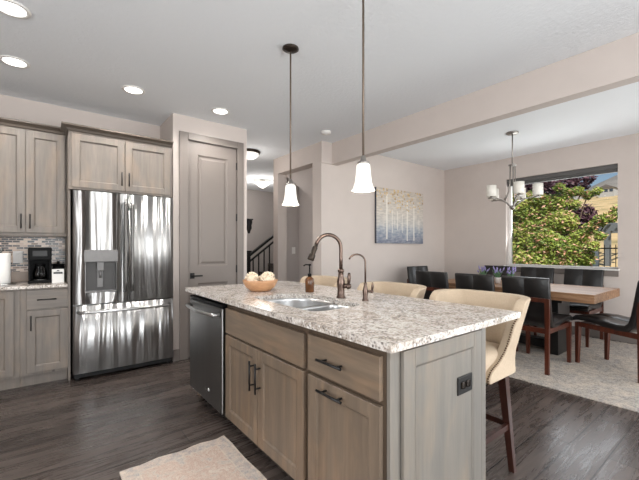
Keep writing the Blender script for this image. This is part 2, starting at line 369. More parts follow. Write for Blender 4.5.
def struct(name, mb, mat, parent=None):
    o = mb.done(name, mat, parent)
    if parent is None: o['kind'] = 'structure'
    return o
def children(o): return [c for c in bpy.data.objects if c.parent == o]
def dup(root, loc, rz=None, label=None):
    r = root.copy(); COL.objects.link(r); r.location = loc
    if rz is not None: r.rotation_euler = (0, 0, rz)
    if label: r['label'] = label
    for ch in children(root):
        c = ch.copy(); COL.objects.link(c); c.parent = r
        for g_ in children(ch):
            d = g_.copy(); COL.objects.link(d); d.parent = c
    return r
def wv(*a): return a

# ---------------------------------------------------------------- room shell
H = 2.74
struct('floor', MB().box(-2.6, 6.2, -3.0, 8.3, -.1, 0), MT['floor'])
struct('ceiling', MB().box(-2.6, 6.3, -3.1, 8.4, H, H+.15), MT['ceil'])
struct('wall_back', MB().box(-2.6, 1.13, 4.6, 4.72, 0, H), MT['wall'])
# pantry block front with door opening
mb = MB(); mb.box(1.13, 1.25, 4.06, 4.16, 0, H); mb.box(1.92, 2.02, 4.06, 4.16, 0, H); mb.box(1.25, 1.92, 4.06, 4.16, 2.50, H)
struct('wall_pantry', mb, MT['wall'])
mb = MB(); mb.box(1.13, 1.25, 4.16, 4.6, 0, H); struct('wall_pantry_side', mb, MT['wall'])
struct('wall_hall_left', MB().box(1.92, 2.02, 4.16, 8.2, 0, H), MT['wall'])
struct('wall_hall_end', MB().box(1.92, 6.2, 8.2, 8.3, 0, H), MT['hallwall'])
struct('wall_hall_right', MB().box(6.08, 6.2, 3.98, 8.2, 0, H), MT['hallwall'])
# wall with opening between kitchen and stair niche
mb = MB(); mb.box(3.06, 3.235, 5.02, 5.16, 0, H); mb.box(3.06, 3.235, 4.064, 5.02, 2.478, H); mb.box(3.06, 3.235, 3.86, 4.064, 0, H)
struct('wall_partition', mb, MT['wall'])
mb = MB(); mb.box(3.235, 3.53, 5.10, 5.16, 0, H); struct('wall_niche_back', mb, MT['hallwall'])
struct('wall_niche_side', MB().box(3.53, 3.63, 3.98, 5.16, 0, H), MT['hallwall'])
mb = MB(); mb.prism([(3.98, 1.80), (5.10, 2.50), (5.10, 2.56), (3.98, 2.56)], 3.235, 3.53, 'x'); struct('ceiling_niche', mb, MT['hallwall'])  # ceiling given the greyer wall paint so its colour carries the shade
struct('wall_painting_side', MB().box(3.235, 6.08, 3.86, 3.98, 0, H), MT['wall'])
# window wall
wy0, wy1, wz0, wz1 = 1.26, 2.715, .965, 2.39
mb = MB(); X0, X1 = 6.08, 6.24
mb.box(X0, X1, wy1, 3.98, 0, H); mb.box(X0, X1, -.55, wy0, 0, H); mb.box(X0, X1, -3.0, -2.25, 0, H); mb.box(X0, X1, -2.25, -.55, 2.1, H); mb.box(X0, X1, wy0, wy1, 0, wz0); mb.box(X0, X1, wy0, wy1, wz1, H)
struct('wall_window_side', mb, MT['wall'])
# left & rear walls with unseen window openings, placed for the fill light
mb = MB(); mb.box(-2.7, -2.6, -3, -.75, 0, H); mb.box(-2.7, -2.6, 1.15, 4.72, 0, H); mb.box(-2.7, -2.6, -.75, 1.15, 0, .75); mb.box(-2.7, -2.6, -.75, 1.15, 2.3, H)
struct('wall_left', mb, MT['wall'])
mb = MB(); mb.box(-2.7, -.4, -3.1, -3, 0, H); mb.box(2.4, 3.0, -3.1, -3, 0, H); mb.box(5.6, 6.24, -3.1, -3, 0, H)
for a, b in ((-.4, 2.4), (3.0, 5.6)): mb.box(a, b, -3.1, -3, 0, .15); mb.box(a, b, -3.1, -3, 2.42, H)
struct('wall_rear', mb, MT['wall'])
for nm, a, b in (('unseen_window_2', -.4, 2.4), ('unseen_window_3', 3.0, 5.6)):  # unseen rear frames; mullions put in to streak the fridge reflections
    mb = MB(); k = (b-a)/4
    for q in range(5): mb.box(a+k*q-(.03 if q else 0), a+k*q+(.03 if q < 4 else 0), -3.05, -3.01, .15, 2.42)
    mb.box(a, b, -3.048, -3.012, .15, .22); mb.box(a, b, -3.048, -3.012, 2.36, 2.42); struct(nm, mb, MT['white'])
# header beam
mb = MB(); mb.box(3.235, 3.355, -3.0, 3.86, 2.44, H, .004); struct('ceiling_beam', mb, MT['wall'])
mb = MB(); mb.box(3.045, 3.235, 3.835, 3.86, 2.44, H); struct('trim_1', mb, MT['wall'])
# baseboards
bb = lambda n, *a: struct(n, MB().box(*a, .004), MT['trim'])
bb('baseboard_window_side', 6.062, 6.08, -.5, 3.86, 0, .115)
mb = MB()
for a in (-2.25, -1.43, -.61): mb.box(6.13, 6.17, a, a+.06, 0, 2.1)
mb.box(6.13, 6.17, -2.19, -.61, 2.04, 2.1); mb.box(6.13, 6.17, -2.19, -.61, 0, .06); struct('added_patio_door', mb, MT['white'])  # unseen patio door frame, added around the fill lamp
bb('baseboard_painting_side', 3.06, 6.06, 3.842, 3.86, 0, .115)
bb('baseboard_pantry', 1.13, 1.195, 4.044, 4.06, 0, .125)
bb('baseboard_pantry_right', 1.97, 2.02, 4.044, 4.06, 0, .125)
bb('baseboard_partition', 3.044, 3.06, 5.02, 5.16, 0, .115)
bb('baseboard_niche', 3.236, 3.53, 5.084, 5.10, 0, .115)
bb('baseboard_hall_end', 2.02, 6.06, 8.184, 8.2, 0, .115)
# window
win = bpy.data.objects.new('window_1', None); COL.objects.link(win); win.location = (6.18, 1.99, wz0); win['kind'] = 'structure'
mb = MB(); fx0, fx1 = 6.17, 6.22
mb.box(fx0, fx1, wy0, wy0+.02, wz0, wz1, .004); mb.box(fx0, fx1, wy1-.045, wy1, wz0, wz1, .004); mb.box(fx0, fx1, wy0+.02, wy1-.045, wz0, wz0+.022, .004); mb.box(fx0, fx1, wy0+.02, wy1-.045, wz1-.045, wz1, .004)
mb.done('window_frame', MT['white'], win)
MB().box(6.192, 6.196, wy0+.018, wy1-.04, wz0+.02, wz1-.04).done('pane', MT['glass'], win)
mb = MB(); mb.box(6.035, 6.17, wy0-.02, wy1+.02, wz0-.02, wz0, .004); mb.done('window_sill', MT['white'], win)
MB().box(6.062, 6.08, wy0-.01, wy1+.01, wz0-.10, wz0-.02, .003).done('apron', MT['trim'], win)
MT['frame_grey'] = plain('window_frame_grey', srgb(112, 108, 104), .5)
MT['blind'] = plain('grey_blind', srgb(92, 90, 88), .6)
bl = thing('roller_blind', 'rolled up grey window blind at the head of the dining window', 'blind', (6.13, 1.99, 2.32))
MB().box(6.10, 6.16, wy0+.006, wy1-.006, 2.325, wz1-.002, .006).done('valance', MT['blind'], bl)
mb = MB()
for k in range(3): mb.box(6.105, 6.155, wy0+.012, wy1-.012, 2.280+k*.015, 2.290+k*.015)
mb.done('slats', MT['blind'], bl)
# pantry door
dr = bpy.data.objects.new('door_1', None); COL.objects.link(dr); dr.location = (1.5885, 4.06, 0); dr['kind'] = 'structure'
mb = MB(); mb.box(1.195, 1.29, 4.04, 4.06, 0, 2.555, .005); mb.box(1.886, 1.97, 4.04, 4.06, 0, 2.555, .005); mb.box(1.29, 1.886, 4.04, 4.06, 2.474, 2.555, .005)
mb.box(1.25, 1.288, 4.06, 4.16, 0, 2.5); mb.box(1.89, 1.92, 4.06, 4.16, 0, 2.5); mb.box(1.288, 1.89, 4.06, 4.16, 2.472, 2.5); mb.done('door_casing', MT['trim'], dr)
def ring_panel(mb, x0, x1, z0, z1, y, w, dep):     # moulded panel sunk into a slab that faces -y
    a = [(x0, z0), (x1, z0), (x1, z1), (x0, z1)]
    def ins(k): return [(x0+k, z0+k), (x1-k, z0+k), (x1-k, z1-k), (x0+k, z1-k)]
    rings = [[(p, yy, q) for p, q in ins(k)] for k, yy in ((0, y), (w*.35, y+dep), (w*.65, y+dep), (w, y+dep*.25))]
    mb.loft(rings, cap=False, smooth=False); mb.quad(*rings[-1])
mb = MB(); y = 4.068
xs = [1.291, 1.405, 1.772, 1.884]; zs = [.008, .2, .845, 1.04, 2.325, 2.47]
def slab(mb, x0, x1, z0, z1): mb.box(x0, x1, y, y+.036, z0, z1)
slab(mb, xs[0], xs[1], zs[0], zs[5]); slab(mb, xs[2], xs[3], zs[0], zs[5])
for a, b in ((0, 1), (2, 3), (4, 5)): slab(mb, xs[1], xs[2], zs[a], zs[b])
ring_panel(mb, xs[1], xs[2], zs[1], zs[2], y, .05, .014); ring_panel(mb, xs[1], xs[2], zs[3], zs[4], y, .05, .014)
lf_ = mb.done('door_leaf', MT['trim'], dr)
mb = MB(); mb.box(1.318, 1.368, 4.062, 4.068, .90, .965, .003); mb.tube([(1.343, 4.066, .932), (1.343, 4.02, .932)], .009); mb.box(1.335, 1.445, 4.012, 4.024, .924, .94, .003)
mb.done('door_handle', MT['black'], lf_)
for z in (.95, 1.58, 2.21): MB().box(1.877, 1.893, 4.052, 4.066, z, z+.09, .002).done('hinge', MT['black'], lf_)

# ---------------------------------------------------------------- kitchen wall cabinets
def shaker(mb, a0, a1, z0, z1, d0, d1, st=.058, rec=.011, tr=None):     # faces toward d0
    t = mb.tr; mb.tr = tr
    mb.box(a0, a0+st, d0, d1, z0, z1, .0015, 1); mb.box(a1-st, a1, d0, d1, z0, z1, .0015, 1)
    mb.box(a0+st, a1-st, d0, d1, z0, z0+st, .0015, 1); mb.box(a0+st, a1-st, d0, d1, z1-st, z1, .0015, 1)
    mb.box(a0+st, a1-st, d0+rec, d1, z0+st, z1-st)
    R_ = [[(a0+st+k, dd, z0+st+k), (a1-st-k, dd, z0+st+k), (a1-st-k, dd, z1-st-k), (a0+st+k, dd, z1-st-k)] for k, dd in ((-.0005, d0-.0002), (.003, d0+.001), (.010, d0+rec-.0005))]
    mb.loft(R_, cap=False, smooth=False); mb.tr = t
def barpull(mb, p0, p1, out, r=.0055, off=.032, inset=.03):
    p0 = Vector(p0); p1 = Vector(p1); out = Vector(out); d = (p1-p0).normalized()
    mb.tube([p0+out*off, p1+out*off], r, 10)
    for q in (p0+d*inset, p1-d*inset): mb.tube([q, q+out*off], r*.8, 8)
def crown(mb, x0, x1, yf, yb, z0, z1, left=False, right=False, proj=.055):
    prof = [(0, z0), (-.012, z0+.004), (-.02, z0+.022), (-proj*.75, z1-.022), (-proj, z1-.014), (-proj, z1)]
    xa = [x0-(k if left else 0) for k in (0, .012, .02, proj*.75, proj, proj)]; xb = [x1+(k if right else 0) for k in (0, .012, .02, proj*.75, proj, proj)]
    rings = []
    for i, (dy, z) in enumerate(prof): rings.append([(xa[i], yb, z), (xa[i], yf+dy, z), (xb[i], yf+dy, z), (xb[i], yb, z)])
    mb.loft(rings, smooth=False)
# upper double-door cabinets (two units, the second runs out of frame)
def upper(x0, x1, label):
    c = thing('wall_cabinet', label, 'cabinet', ((x0+x1)/2, 4.44, 1.37), 'wall cabinets over the counter')
    mb = MB(); mb.box(x0, x1, 4.285, 4.6, 1.385, 2.36); mb.box(x0, x1, 4.283, 4.31, 1.365, 1.39, .002); mb.done('cabinet_body', MT['kitz'], c)
    mid = (x0+x1)/2
    for a, b, hx in ((x0+.015, mid-.003, mid-.032), (mid+.003, x1-.015, mid+.032)):
        mb = MB(); shaker(mb, a, b, 1.395, 2.345, 4.262, 4.283); d = mb.done('door', MT['kitz'], c)
        mb = MB(); barpull(mb, (hx, 4.262, 1.43), (hx, 4.262, 1.565), (0, -1, 0), inset=.02); mb.done('handle', MT['black'], d)
    return c
ua = upper(-.435, .185, 'tall two-door greige wood wall cabinet above the coffee maker, left of the fridge')
mb = MB(); crown(mb, -.435, .185, 4.285, 4.6, 2.36, 2.42); mb.done('crown_moulding', MT['crown'], ua)
ub = upper(-1.06, -.437, 'tall wall cabinet at the left edge, left of the one above the coffee maker')
mb = MB(); crown(mb, -1.06, -.437, 4.285, 4.6, 2.36, 2.42); mb.done('crown_moulding', MT['crown'], ub)
# cabinet above the fridge with full-height side panel
c = thing('fridge_cabinet', 'deep two-door wood cabinet with crown moulding directly above the steel fridge', 'cabinet', (.64, 4.3, 1.8))
mb = MB(); mb.box(.188, 1.105, 4.005, 4.59, 1.80, 2.34); mb.box(.188, .206, 4.08, 4.59, 0, 1.80); mb.done('cabinet_body', MT['kitz'], c)
for a, b, hx in ((.212, .645, .618), (.651, 1.08, .682)):
    mb = MB(); shaker(mb, a, b, 1.818, 2.318, 3.983, 4.004); d = mb.done('door', MT['kitz'], c)
    mb = MB(); barpull(mb, (hx, 3.983, 1.865), (hx, 3.983, 2.0), (0, -1, 0), inset=.02); mb.done('handle', MT['black'], d)
mb = MB(); crown(mb, .188, 1.105, 4.005, 4.22, 2.34, 2.395, left=True, right=False); mb.box(.19, 1.10, 4.22, 4.59, 2.34, 2.39); mb.done('crown_moulding', MT['crown'], c)
# base cabinets
def base_cab(x0, x1, label, drawer):
    c = thing('base_cabinet', label, 'cabinet', ((x0+x1)/2, 4.35, 0), 'base cabinets along the back wall')
    mb = MB(); mb.box(x0, x1, 4.112, 4.58, .10, .884); mb.box(x0, x1, 4.155, 4.56, 0, .10); mb.done('cabinet_body', MT['kitz'], c)
    a, b = (-.113, .187) if drawer else (x0+.02, -.20)
    if drawer:
        mb = MB(); mb.box(a, b, 4.09, 4.111, .70, .868, .002); d = mb.done('drawer', MT['kitx'], c)
        mb = MB(); barpull(mb, (-.04, 4.09, .782), (.10, 4.09, .782), (0, -1, 0), inset=.02); mb.done('handle', MT['black'], d)
    mb = MB(); shaker(mb, a, b, .125, .684 if drawer else .868, 4.09, 4.111); d = mb.done('door', MT['kitz'], c)
    if drawer: mb = MB(); barpull(mb, (-.083, 4.09, .51), (-.083, 4.09, .645), (0, -1, 0), inset=.02); mb.done('handle', MT['black'], d)
    return c
base_cab(-.158, .186, 'base cabinet with one drawer over a door, directly left of the fridge', True)
base_cab(-.75, -.16, 'full-door base cabinet at the left edge under the paper towels', False)
tag(MB().box(-.95, .186, 4.062, 4.584, .884, .914, .006).done('countertop', MT['granite']), 'short speckled granite countertop against the mosaic backsplash', 'countertop')
mb = MB(); mb.box(-1.1, .186, 4.586, 4.598, .916, 1.36); sp_ = mb.done('backsplash', MT['mosaic']); tag(sp_, 'mosaic tile backsplash of small beige, brown and grey strips under wall cabinets', 'backsplash')
MB().box(-1.1, .186, 4.578, 4.588, .916, 1.015, .002).done('base_tile_row', MT['tan_tile'], sp_)
o = thing('electrical_outlet', 'white wall outlet on the mosaic backsplash beside the coffee maker', 'outlet', (-.19, 4.585, 1.16))
MB().box(-.23, -.155, 4.578, 4.585, 1.10, 1.22, .003).done('cover_plate', MT['white'], o)
for z in (1.135, 1.185): MB().box(-.207, -.178, 4.575, 4.579, z-.014, z+.014, .002).done('socket', MT['white'], o)
# paper towel on its holder
o = thing('paper_towel_roll', 'upright white paper towel roll at the far left of the counter', 'paper towels', (-.30, 4.36, .925))
MB().lathe([(.02, 0), (.064, 0), (.066, .003), (.066, .275), (.064, .278), (.02, .278), (.02, 0)], (-.30, 4.36, .925), 28, False).done('roll', MT['paper'], o)
h_ = thing('towel_holder', 'round dark metal base of the paper towel holder on the counter', 'holder', (-.30, 4.36, .914))
MB().lathe([(.0001, 0), (.105, 0), (.11, .004), (.10, .009), (.0001, .011)], (-.30, 4.36, .914), 28).done('base', MT['steel_plain'], h_)
MB().lathe([(.006, .0), (.006, .31), (.012, .315), (.006, .33)], (-.30, 4.36, .922), 10).done('post', MT['steel_plain'], h_)
# coffee maker
cx_, cy_ = -.02, 4.39
o = thing('coffee_maker', 'black drip coffee maker with glass carafe on the counter by the fridge', 'coffee maker', (cx_, cy_, .914))
mb = MB(); mb.box(cx_-.09, cx_+.09, cy_-.11, cy_+.11, .914, .944, .008); mb.box(cx_-.09, cx_+.09, cy_+.03, cy_+.11, .944, 1.25, .008); mb.box(cx_-.088, cx_-.07, cy_-.09, cy_+.03, .944, 1.13, .004); mb.box(cx_+.07, cx_+.088, cy_-.09, cy_+.03, .944, 1.13, .004)
mb.done('housing', MT['black_plastic'], o)
mb = MB(); mb.box(cx_-.09, cx_+.09, cy_-.11, cy_+.03, 1.13, 1.255, .012); b0 = mb.done('brew_head', MT['black_plastic'], o)
MB().box(cx_-.055, cx_+.055, cy_-.114, cy_-.109, 1.17, 1.225, .002).done('display', MT['black'], b0)
mb = MB(); mb.lathe([(.035, 0), (.052, .01), (.058, .05), (.05, .09), (.036, .12), (.04, .135)], (cx_, cy_-.045, .947), 20, True); ca = mb.done('carafe', MT['smoke_glass'], o)
mb = MB(); mb.lathe([(.001, 0), (.043, 0), (.043, .016), (.001, .02)], (cx_, cy_-.045, 1.083), 20); mb.done('lid', MT['black_plastic'], ca)
mb = MB(); mb.tube([(cx_, cy_-.085, 1.08), (cx_, cy_-.125, 1.07), (cx_, cy_-.13, 1.03), (cx_, cy_-.122, .98), (cx_, cy_-.098, .965)], .007, 8); mb.done('handle', MT['black_plastic'], ca)
MB().lathe([(.001, 0), (.05, 0), (.05, .003), (.001, .003)], (cx_, cy_-.045, .944), 20).done('hot_plate', MT['steel_plain'], o)
# small card and black canister
o = thing('tent_card', 'small white printed card standing on the counter beside the coffee maker', 'card', (.117, 4.28, .914))
mb = MB(); mb.loft([[(.07, 4.262, .914), (.165, 4.262, .914), (.165, 4.302, .914), (.07, 4.302, .914)], [(.07, 4.28, 1.045), (.165, 4.28, 1.045), (.165, 4.284, 1.045), (.07, 4.284, 1.045)]], smooth=False)
cd = mb.done('card', MT['paper'], o)
mb = MB(); mb.prism([(.082, 1.0), (.153, 1.0), (.153, 1.016), (.082, 1.016)], 4.270, 4.280, 'y'); mb.prism([(.1, 1.024), (.117, 1.036), (.135, 1.024)], 4.273, 4.283, 'y'); mb.done('printing', MT['black'], cd)
o = thing('canister', 'round black lidded canister in the counter corner by the fridge', 'canister', (.125, 4.45, .914))
MB().lathe([(.001, 0), (.05, 0), (.052, .004), (.052, .15), (.046, .158)], (.125, 4.45, .914), 22).done('body', MT['black_plastic'], o)
MB().lathe([(.054, .158), (.054, .175), (.012, .181), (.012, .2), (.001, .203)], (.125, 4.45, .914), 22).done('lid', MT['black_plastic'], o)

# ---------------------------------------------------------------- fridge
fr = thing('refrigerator', 'stainless steel french door refrigerator with water dispenser and bottom freezer', 'refrigerator', (.668, 4.28, 0))
FX0, FX1, FY = .222, 1.112, 3.99
MB().box(FX0, FX1, 4.06, 4.56, .045, 1.77, .006).done('cabinet_body', MT['steel_dark'], fr)
def fdoor(x0, x1, z0, z1, bulge=.012, hole=None):
    mb = MB(); n = 10
    fy = lambda x: FY - bulge*(1-((x-(FX0+FX1)/2)/((FX1-FX0)/2))**2)
    def strip(xa, xb, za, zb, k=8):
        xs = [xa+(xb-xa)*i/k for i in range(k+1)]
        for i in range(k):
            mb.quad((xs[i], fy(xs[i]), za), (xs[i+1], fy(xs[i+1]), za), (xs[i+1], fy(xs[i+1]), zb), (xs[i], fy(xs[i]), zb), smooth=True)
    if hole:
        a, b, c_, d_ = hole; strip(x0, a, z0, z1, 2); strip(b, x1, z0, z1, 2); strip(a, b, z0, c_, 4); strip(a, b, d_, z1, 4)
        mb.box(a, b, FY+.05, FY+.054, c_, d_)
        for q in ((a, a), (b, b)): mb.quad((q[0], fy(q[0]), c_), (q[0], FY+.052, c_), (q[0], FY+.052, d_), (q[0], fy(q[0]), d_))
        for zq in (c_, d_): mb.quad((a, fy(a), zq), (b, fy(b), zq), (b, FY+.052, zq), (a, FY+.052, zq))
    else: strip(x0, x1, z0, z1)
    for xq in (x0, x1): mb.quad((xq, fy(xq), z0), (xq, 4.055, z0), (xq, 4.055, z1), (xq, fy(xq), z1))
    for zq in (z0, z1):
        xs = [x0+(x1-x0)*i/8 for i in range(9)]
        mb.bm.faces.new([mb._v((x, fy(x), zq)) for x in xs]+[mb._v((x1, 4.055, zq)), mb._v((x0, 4.055, zq))])
    bmesh.ops.remove_doubles(mb.bm, verts=mb.bm.verts, dist=.0004)
    return mb
d1 = fdoor(FX0, .675, .718, 1.79, hole=(.318, .575, .835, 1.115)).done('left_door', MT['steel'], fr)
d2 = fdoor(.681, FX1, .718, 1.79).done('right_door', MT['steel'], fr)
d3 = fdoor(FX0, FX1, .07, .705).done('freezer_drawer', MT['steel'], fr)
for d, x in ((d1, .648), (d2, .708)):
    mb = MB(); mb.tube([(x, FY-.006, 1.70), (x, FY-.05, 1.685), (x, FY-.058, 1.6), (x, FY-.06, 1.25), (x, FY-.058, .9), (x, FY-.05, .83), (x, FY-.006, .815)], .014, 12); mb.done('handle', MT['handle_steel'], d)
mb = MB(); mb.tube([(.262, FY+.0, .645), (.275, FY-.045, .645), (.35, FY-.062, .645), (.667, FY-.07, .645), (.98, FY-.062, .645), (1.06, FY-.045, .645), (1.073, FY, .645)], .015, 12); mb.done('handle', MT['steel_plain'], d3)
MB().box(.3185, .5745, FY+.046, FY+.0505, .839, 1.114).done('dispenser_recess', MT['dispenser_dark'], d1)
dsp = MB().box(.305, .588, FY-.018, FY+.02, 1.115, 1.232, .006).done('dispenser_panel', MT['dispenser'], d1)
mb = MB(); mb.box(.41, .47, FY+.0, FY+.05, 1.03, 1.115, .006); mb.tube([(.44, FY+.02, 1.04), (.44, FY+.02, .96)], .012); mb.box(.415, .465, FY+.036, FY+.048, .87, 1.03, .004); mb.done('dispenser_spout', MT['dispenser'], d1)
MB().box(.318, .575, FY-.015, FY+.05, .822, .838, .003).done('drip_tray', MT['dispenser'], d1)
mb = MB(); mb.lathe([(.001, 0), (.014, 0), (.014, .003), (.001, .004)], (0, 0, 0), 18)
for v in mb.bm.verts: v.co = Vector((v.co.x+1.05, FY+.004-v.co.z, v.co.y+1.69))
mb.done('badge', MT['white'], d2)
MB().box(FX0+.01, FX1-.01, 4.03, 4.5, .02, .068).done('kick_grille', MT['rubber'], fr)
for x in (.26, 1.07): MB().lathe([(.02, 0), (.02, .025)], (x, 4.05, 0), 12).done('foot', MT['rubber'], fr)

# ---------------------------------------------------------------- island
TX = lambda a, d, z: (d, a, z)      # along-island (Y), depth (X)
TOPZ, BOTZ = .914, .884
# countertop with sink cut-out
def rrect(x0, x1, y0, y1, rs, n=6):   # rs: radii at (x1,y1),(x0,y1),(x0,y0),(x1,y0)
    out = []
    for (cx, cy, r, a0) in ((x1-rs[0], y1-rs[0], rs[0], 0), (x0+rs[1], y1-rs[1], rs[1], PI/2), (x0+rs[2], y0+rs[2], rs[2], PI), (x1-rs[3], y0+rs[3], rs[3], 1.5*PI)):
        for k in range(n+1): a = a0+PI/2*k/n; out.append((cx+r*math.cos(a), cy+r*math.sin(a)))
    return out
bowl1 = rrect(1.12, 1.545, 1.785, 2.19, (.20, .06, .03, .06), 8)
bowl2 = rrect(1.13, 1.50, 1.47, 1.755, (.06, .03, .06, .09), 8)
hole = ([(1.50-.09+.09*math.cos(a), 1.47+.09+.09*math.sin(a)) for a in [1.5*PI+PI/2*k/8 for k in range(9)]] + [(1.50, 1.745)] + [(1.5+.045*math.sin(t), 1.775+.02-.02*math.cos(t)) for t in [PI/2*k/4 for k in range(1, 5)]] +
        [(1.545-.2+.2*math.cos(a), 2.19-.2+.2*math.sin(a)) for a in [PI/2*k/8 for k in range(9)]] + [(1.12+.06+.06*math.cos(a), 2.13+.06*math.sin(a)) for a in [PI/2+PI/2*k/6 for k in range(7)]] +
        [(1.12+.06+.06*math.cos(a), 1.53+.06*math.sin(a)) for a in [PI+PI/2*k/6 for k in range(7)]])
mb = MB(); bm = mb.bm
outer = rrect(.95, 1.983, .808, 3.06, (.012, .005, .005, .006), 3)
def loop(pts, z):
    vs = [bm.verts.new((x, y_, z)) for x, y_ in pts]; return vs, [bm.edges.new((vs[i], vs[(i+1) % len(vs)])) for i in range(len(vs))]
vo_, eo = loop(outer, TOPZ); vi, ei = loop(hole, TOPZ)
bmesh.ops.triangle_fill(bm, use_beauty=True, use_dissolve=False, edges=eo+ei)
top = list(bm.faces)
r = bmesh.ops.extrude_face_region(bm, geom=top)
bmesh.ops.translate(bm, verts=[e for e in r['geom'] if isinstance(e, bmesh.types.BMVert)], vec=(0, 0, BOTZ-TOPZ))
tag(mb.done('island_countertop', MT['granite']), 'large speckled granite island countertop with the sink cut out', 'countertop')
# sink
sk = thing('double_sink', 'undermount stainless steel double bowl sink set in the granite island', 'sink', (1.33, 1.83, .70))
def bowlmesh(out, depth, cx, cy):
    mb = MB(); rings = []
    for k, z in ((1.03, BOTZ-.001), (1.0, BOTZ-.001), (1.0, BOTZ-.02), (.97, BOTZ-depth+.04), (.93, BOTZ-depth+.012), (.85, BOTZ-depth)):
        rings.append([(cx+(x-cx)*k, cy+(y_-cy)*k, z) for x, y_ in out])
    mb.loft(rings, cap=False); f = mb.bm.faces.new([mb._v(p) for p in rings[-1]]); bmesh.ops.remove_doubles(mb.bm, verts=mb.bm.verts, dist=.0002); return mb
for out, dp, cx, cy in ((bowl1, .19, 1.33, 1.985), (bowl2, .15, 1.31, 1.61)):
    b_o = bowlmesh(out, dp, cx, cy).done('bowl', MT['sink'], sk)
    MB().lathe([(.001, 0), (.04, 0), (.043, .002), (.045, .0035), (.001, .0035)], (cx, cy, BOTZ-dp+.001), 20).done('drain', MT['steel_dark'], b_o)
MB().box(1.115, 1.515, 1.752, 1.788, BOTZ-.035, BOTZ-.003, .008).done('divider', MT['sink'], sk)
# sink cabinet
FXc = .988
c = thing('sink_cabinet', 'brown-grey wood island cabinet with two doors under a wide false drawer front', 'cabinet', (1.3, 1.81, 0))
mb = MB(tr=TX); y0, y1 = 1.341, 2.272
mb.box(y0, y0+.018, 1.006, 1.64, .10, .883); mb.box(y1-.018, y1, 1.006, 1.64, .10, .883); mb.box(y0+.018, y1-.018, 1.006, 1.64, .10, .12); mb.box(y0+.018, y1-.018, 1.622, 1.64, .12, .883)
mb.done('cabinet_body', MT['islz'], c)
mb = MB(tr=TX); mb.box(y0, y0+.03, FXc, 1.006, .10, .883); mb.box(y1-.03, y1, FXc, 1.006, .10, .883); mb.box(y0+.03, y1-.03, FXc, 1.006, .845, .883); mb.box(y0+.03, y1-.03, FXc, 1.006, .66, .69); mb.box(y0+.03, y1-.03, FXc, 1.006, .10, .13); mb.box(1.79, 1.83, FXc, 1.006, .13, .66); mb.done('face_frame', MT['frame_isl'], c)
MB(tr=TX).box(y0, y1, 1.06, 1.08, 0, .10).done('toe_kick', MT['dark_gap'], c)
MB(tr=TX).box(1.356, 2.256, .966, .987, .682, .846, .002).done('false_drawer_front', MT['isly'], c)
for a, b, hy in ((1.813, 2.256, 1.838), (1.356, 1.807, 1.782)):
    mb = MB(); shaker(mb, a, b, .118, .668, .966, .987, tr=TX); d = mb.done('door', MT['islz'], c)
    hy = 1.918 if a > 1.8 else 1.838
    hy = a+.032 if a > 1.8 else b-.032
    mb = MB(); barpull(mb, (.966, hy, .43), (.966, hy, .60), (-1, 0, 0), inset=.03, r=.006); mb.done('handle', MT['black'], d)
# drawer cabinet
c = thing('drawer_cabinet', 'island cabinet with one drawer over a paneled pull-out, nearest the countertop corner', 'cabinet', (1.3, 1.09, 0))
mb = MB(tr=TX); mb.box(.864, 1.339, 1.006, 1.64, .10, .883); mb.done('cabinet_body', MT['islz'], c)
mb = MB(tr=TX); mb.box(.864, .892, FXc, 1.006, .10, .883); mb.box(1.30, 1.339, FXc, 1.006, .10, .883); mb.box(.892, 1.30, FXc, 1.006, .846, .883); mb.box(.892, 1.30, FXc, 1.006, .66, .69); mb.box(.892, 1.30, FXc, 1.006, .10, .13); mb.done('face_frame', MT['frame_isl'], c)
MB(tr=TX).box(.864, 1.339, 1.06, 1.08, 0, .10).done('toe_kick', MT['dark_gap'], c)
d = MB(tr=TX).box(.877, 1.320, .966, .987, .688, .852, .002).done('drawer', MT['isly'], c)
mb = MB(); barpull(mb, (.966, 1.055, .765), (.966, 1.215, .765), (-1, 0, 0), r=.006, inset=.03); mb.done('handle', MT['black'], d)
mb = MB(); shaker(mb, .877, 1.320, .118, .668, .966, .987, tr=TX); d = mb.done('pull_out_door', MT['islz'], c)
mb = MB(); barpull(mb, (.966, 1.055, .632), (.966, 1.215, .632), (-1, 0, 0), r=.006, inset=.03); mb.done('handle', MT['black'], d)
# end panel (faces -Y) with corner posts
c = thing('island_end_panel', 'grey-washed wood shaker panel closing the near end of the island', 'panel', (1.32, .855, 0))
mb = MB(); mb.box(.987, 1.032, .845, .862, 0, .883, .002); mb.box(1.625, 1.662, .835, .862, 0, .883, .002); mb.box(1.032, 1.625, .85, .862, 0, .883); mb.done('backing', MT['endz'], c)
mb = MB(); shaker(mb, 1.048, 1.618, .02, .868, .832, .849, st=.068, rec=.009); mb.done('panel', MT['endz'], c)
c = thing('island_back_panel', 'wood back of the island facing the bar stools', 'panel', (1.652, 1.95, 0))
mb = MB(); mb.box(1.642, 1.66, .864, 3.02, 0, .883); mb.done('board', MT['endz'], c)
c = thing('island_far_panel', 'narrow wood end board beyond the island dishwasher', 'panel', (1.31, 2.98, 0))
MB().box(1.04, 1.64, 2.965, 3.02, 0, .883, .002).done('board', MT['islz'], c)
# outlet on end panel
o = thing('electrical_outlet', 'dark bronze double outlet on the near end panel of the island', 'outlet', (1.48, .84, .645))
MB().box(1.42, 1.538, .8345, .8415, .606, .684, .003).done('cover_plate', MT['black'], o)
for x in (1.459, 1.499):
    mb = MB(); mb.box(x-.014, x+.014, .832, .836, .630, .660, .006); s_ = mb.done('socket', MT['bronze_dark'], o)
    mb = MB()
    for dz in (-.006, .006): mb.box(x-.003, x+.004, .8312, .8325, .645+dz-.0012, .645+dz+.0012)
    mb.done('slots', MT['rubber'], s_)
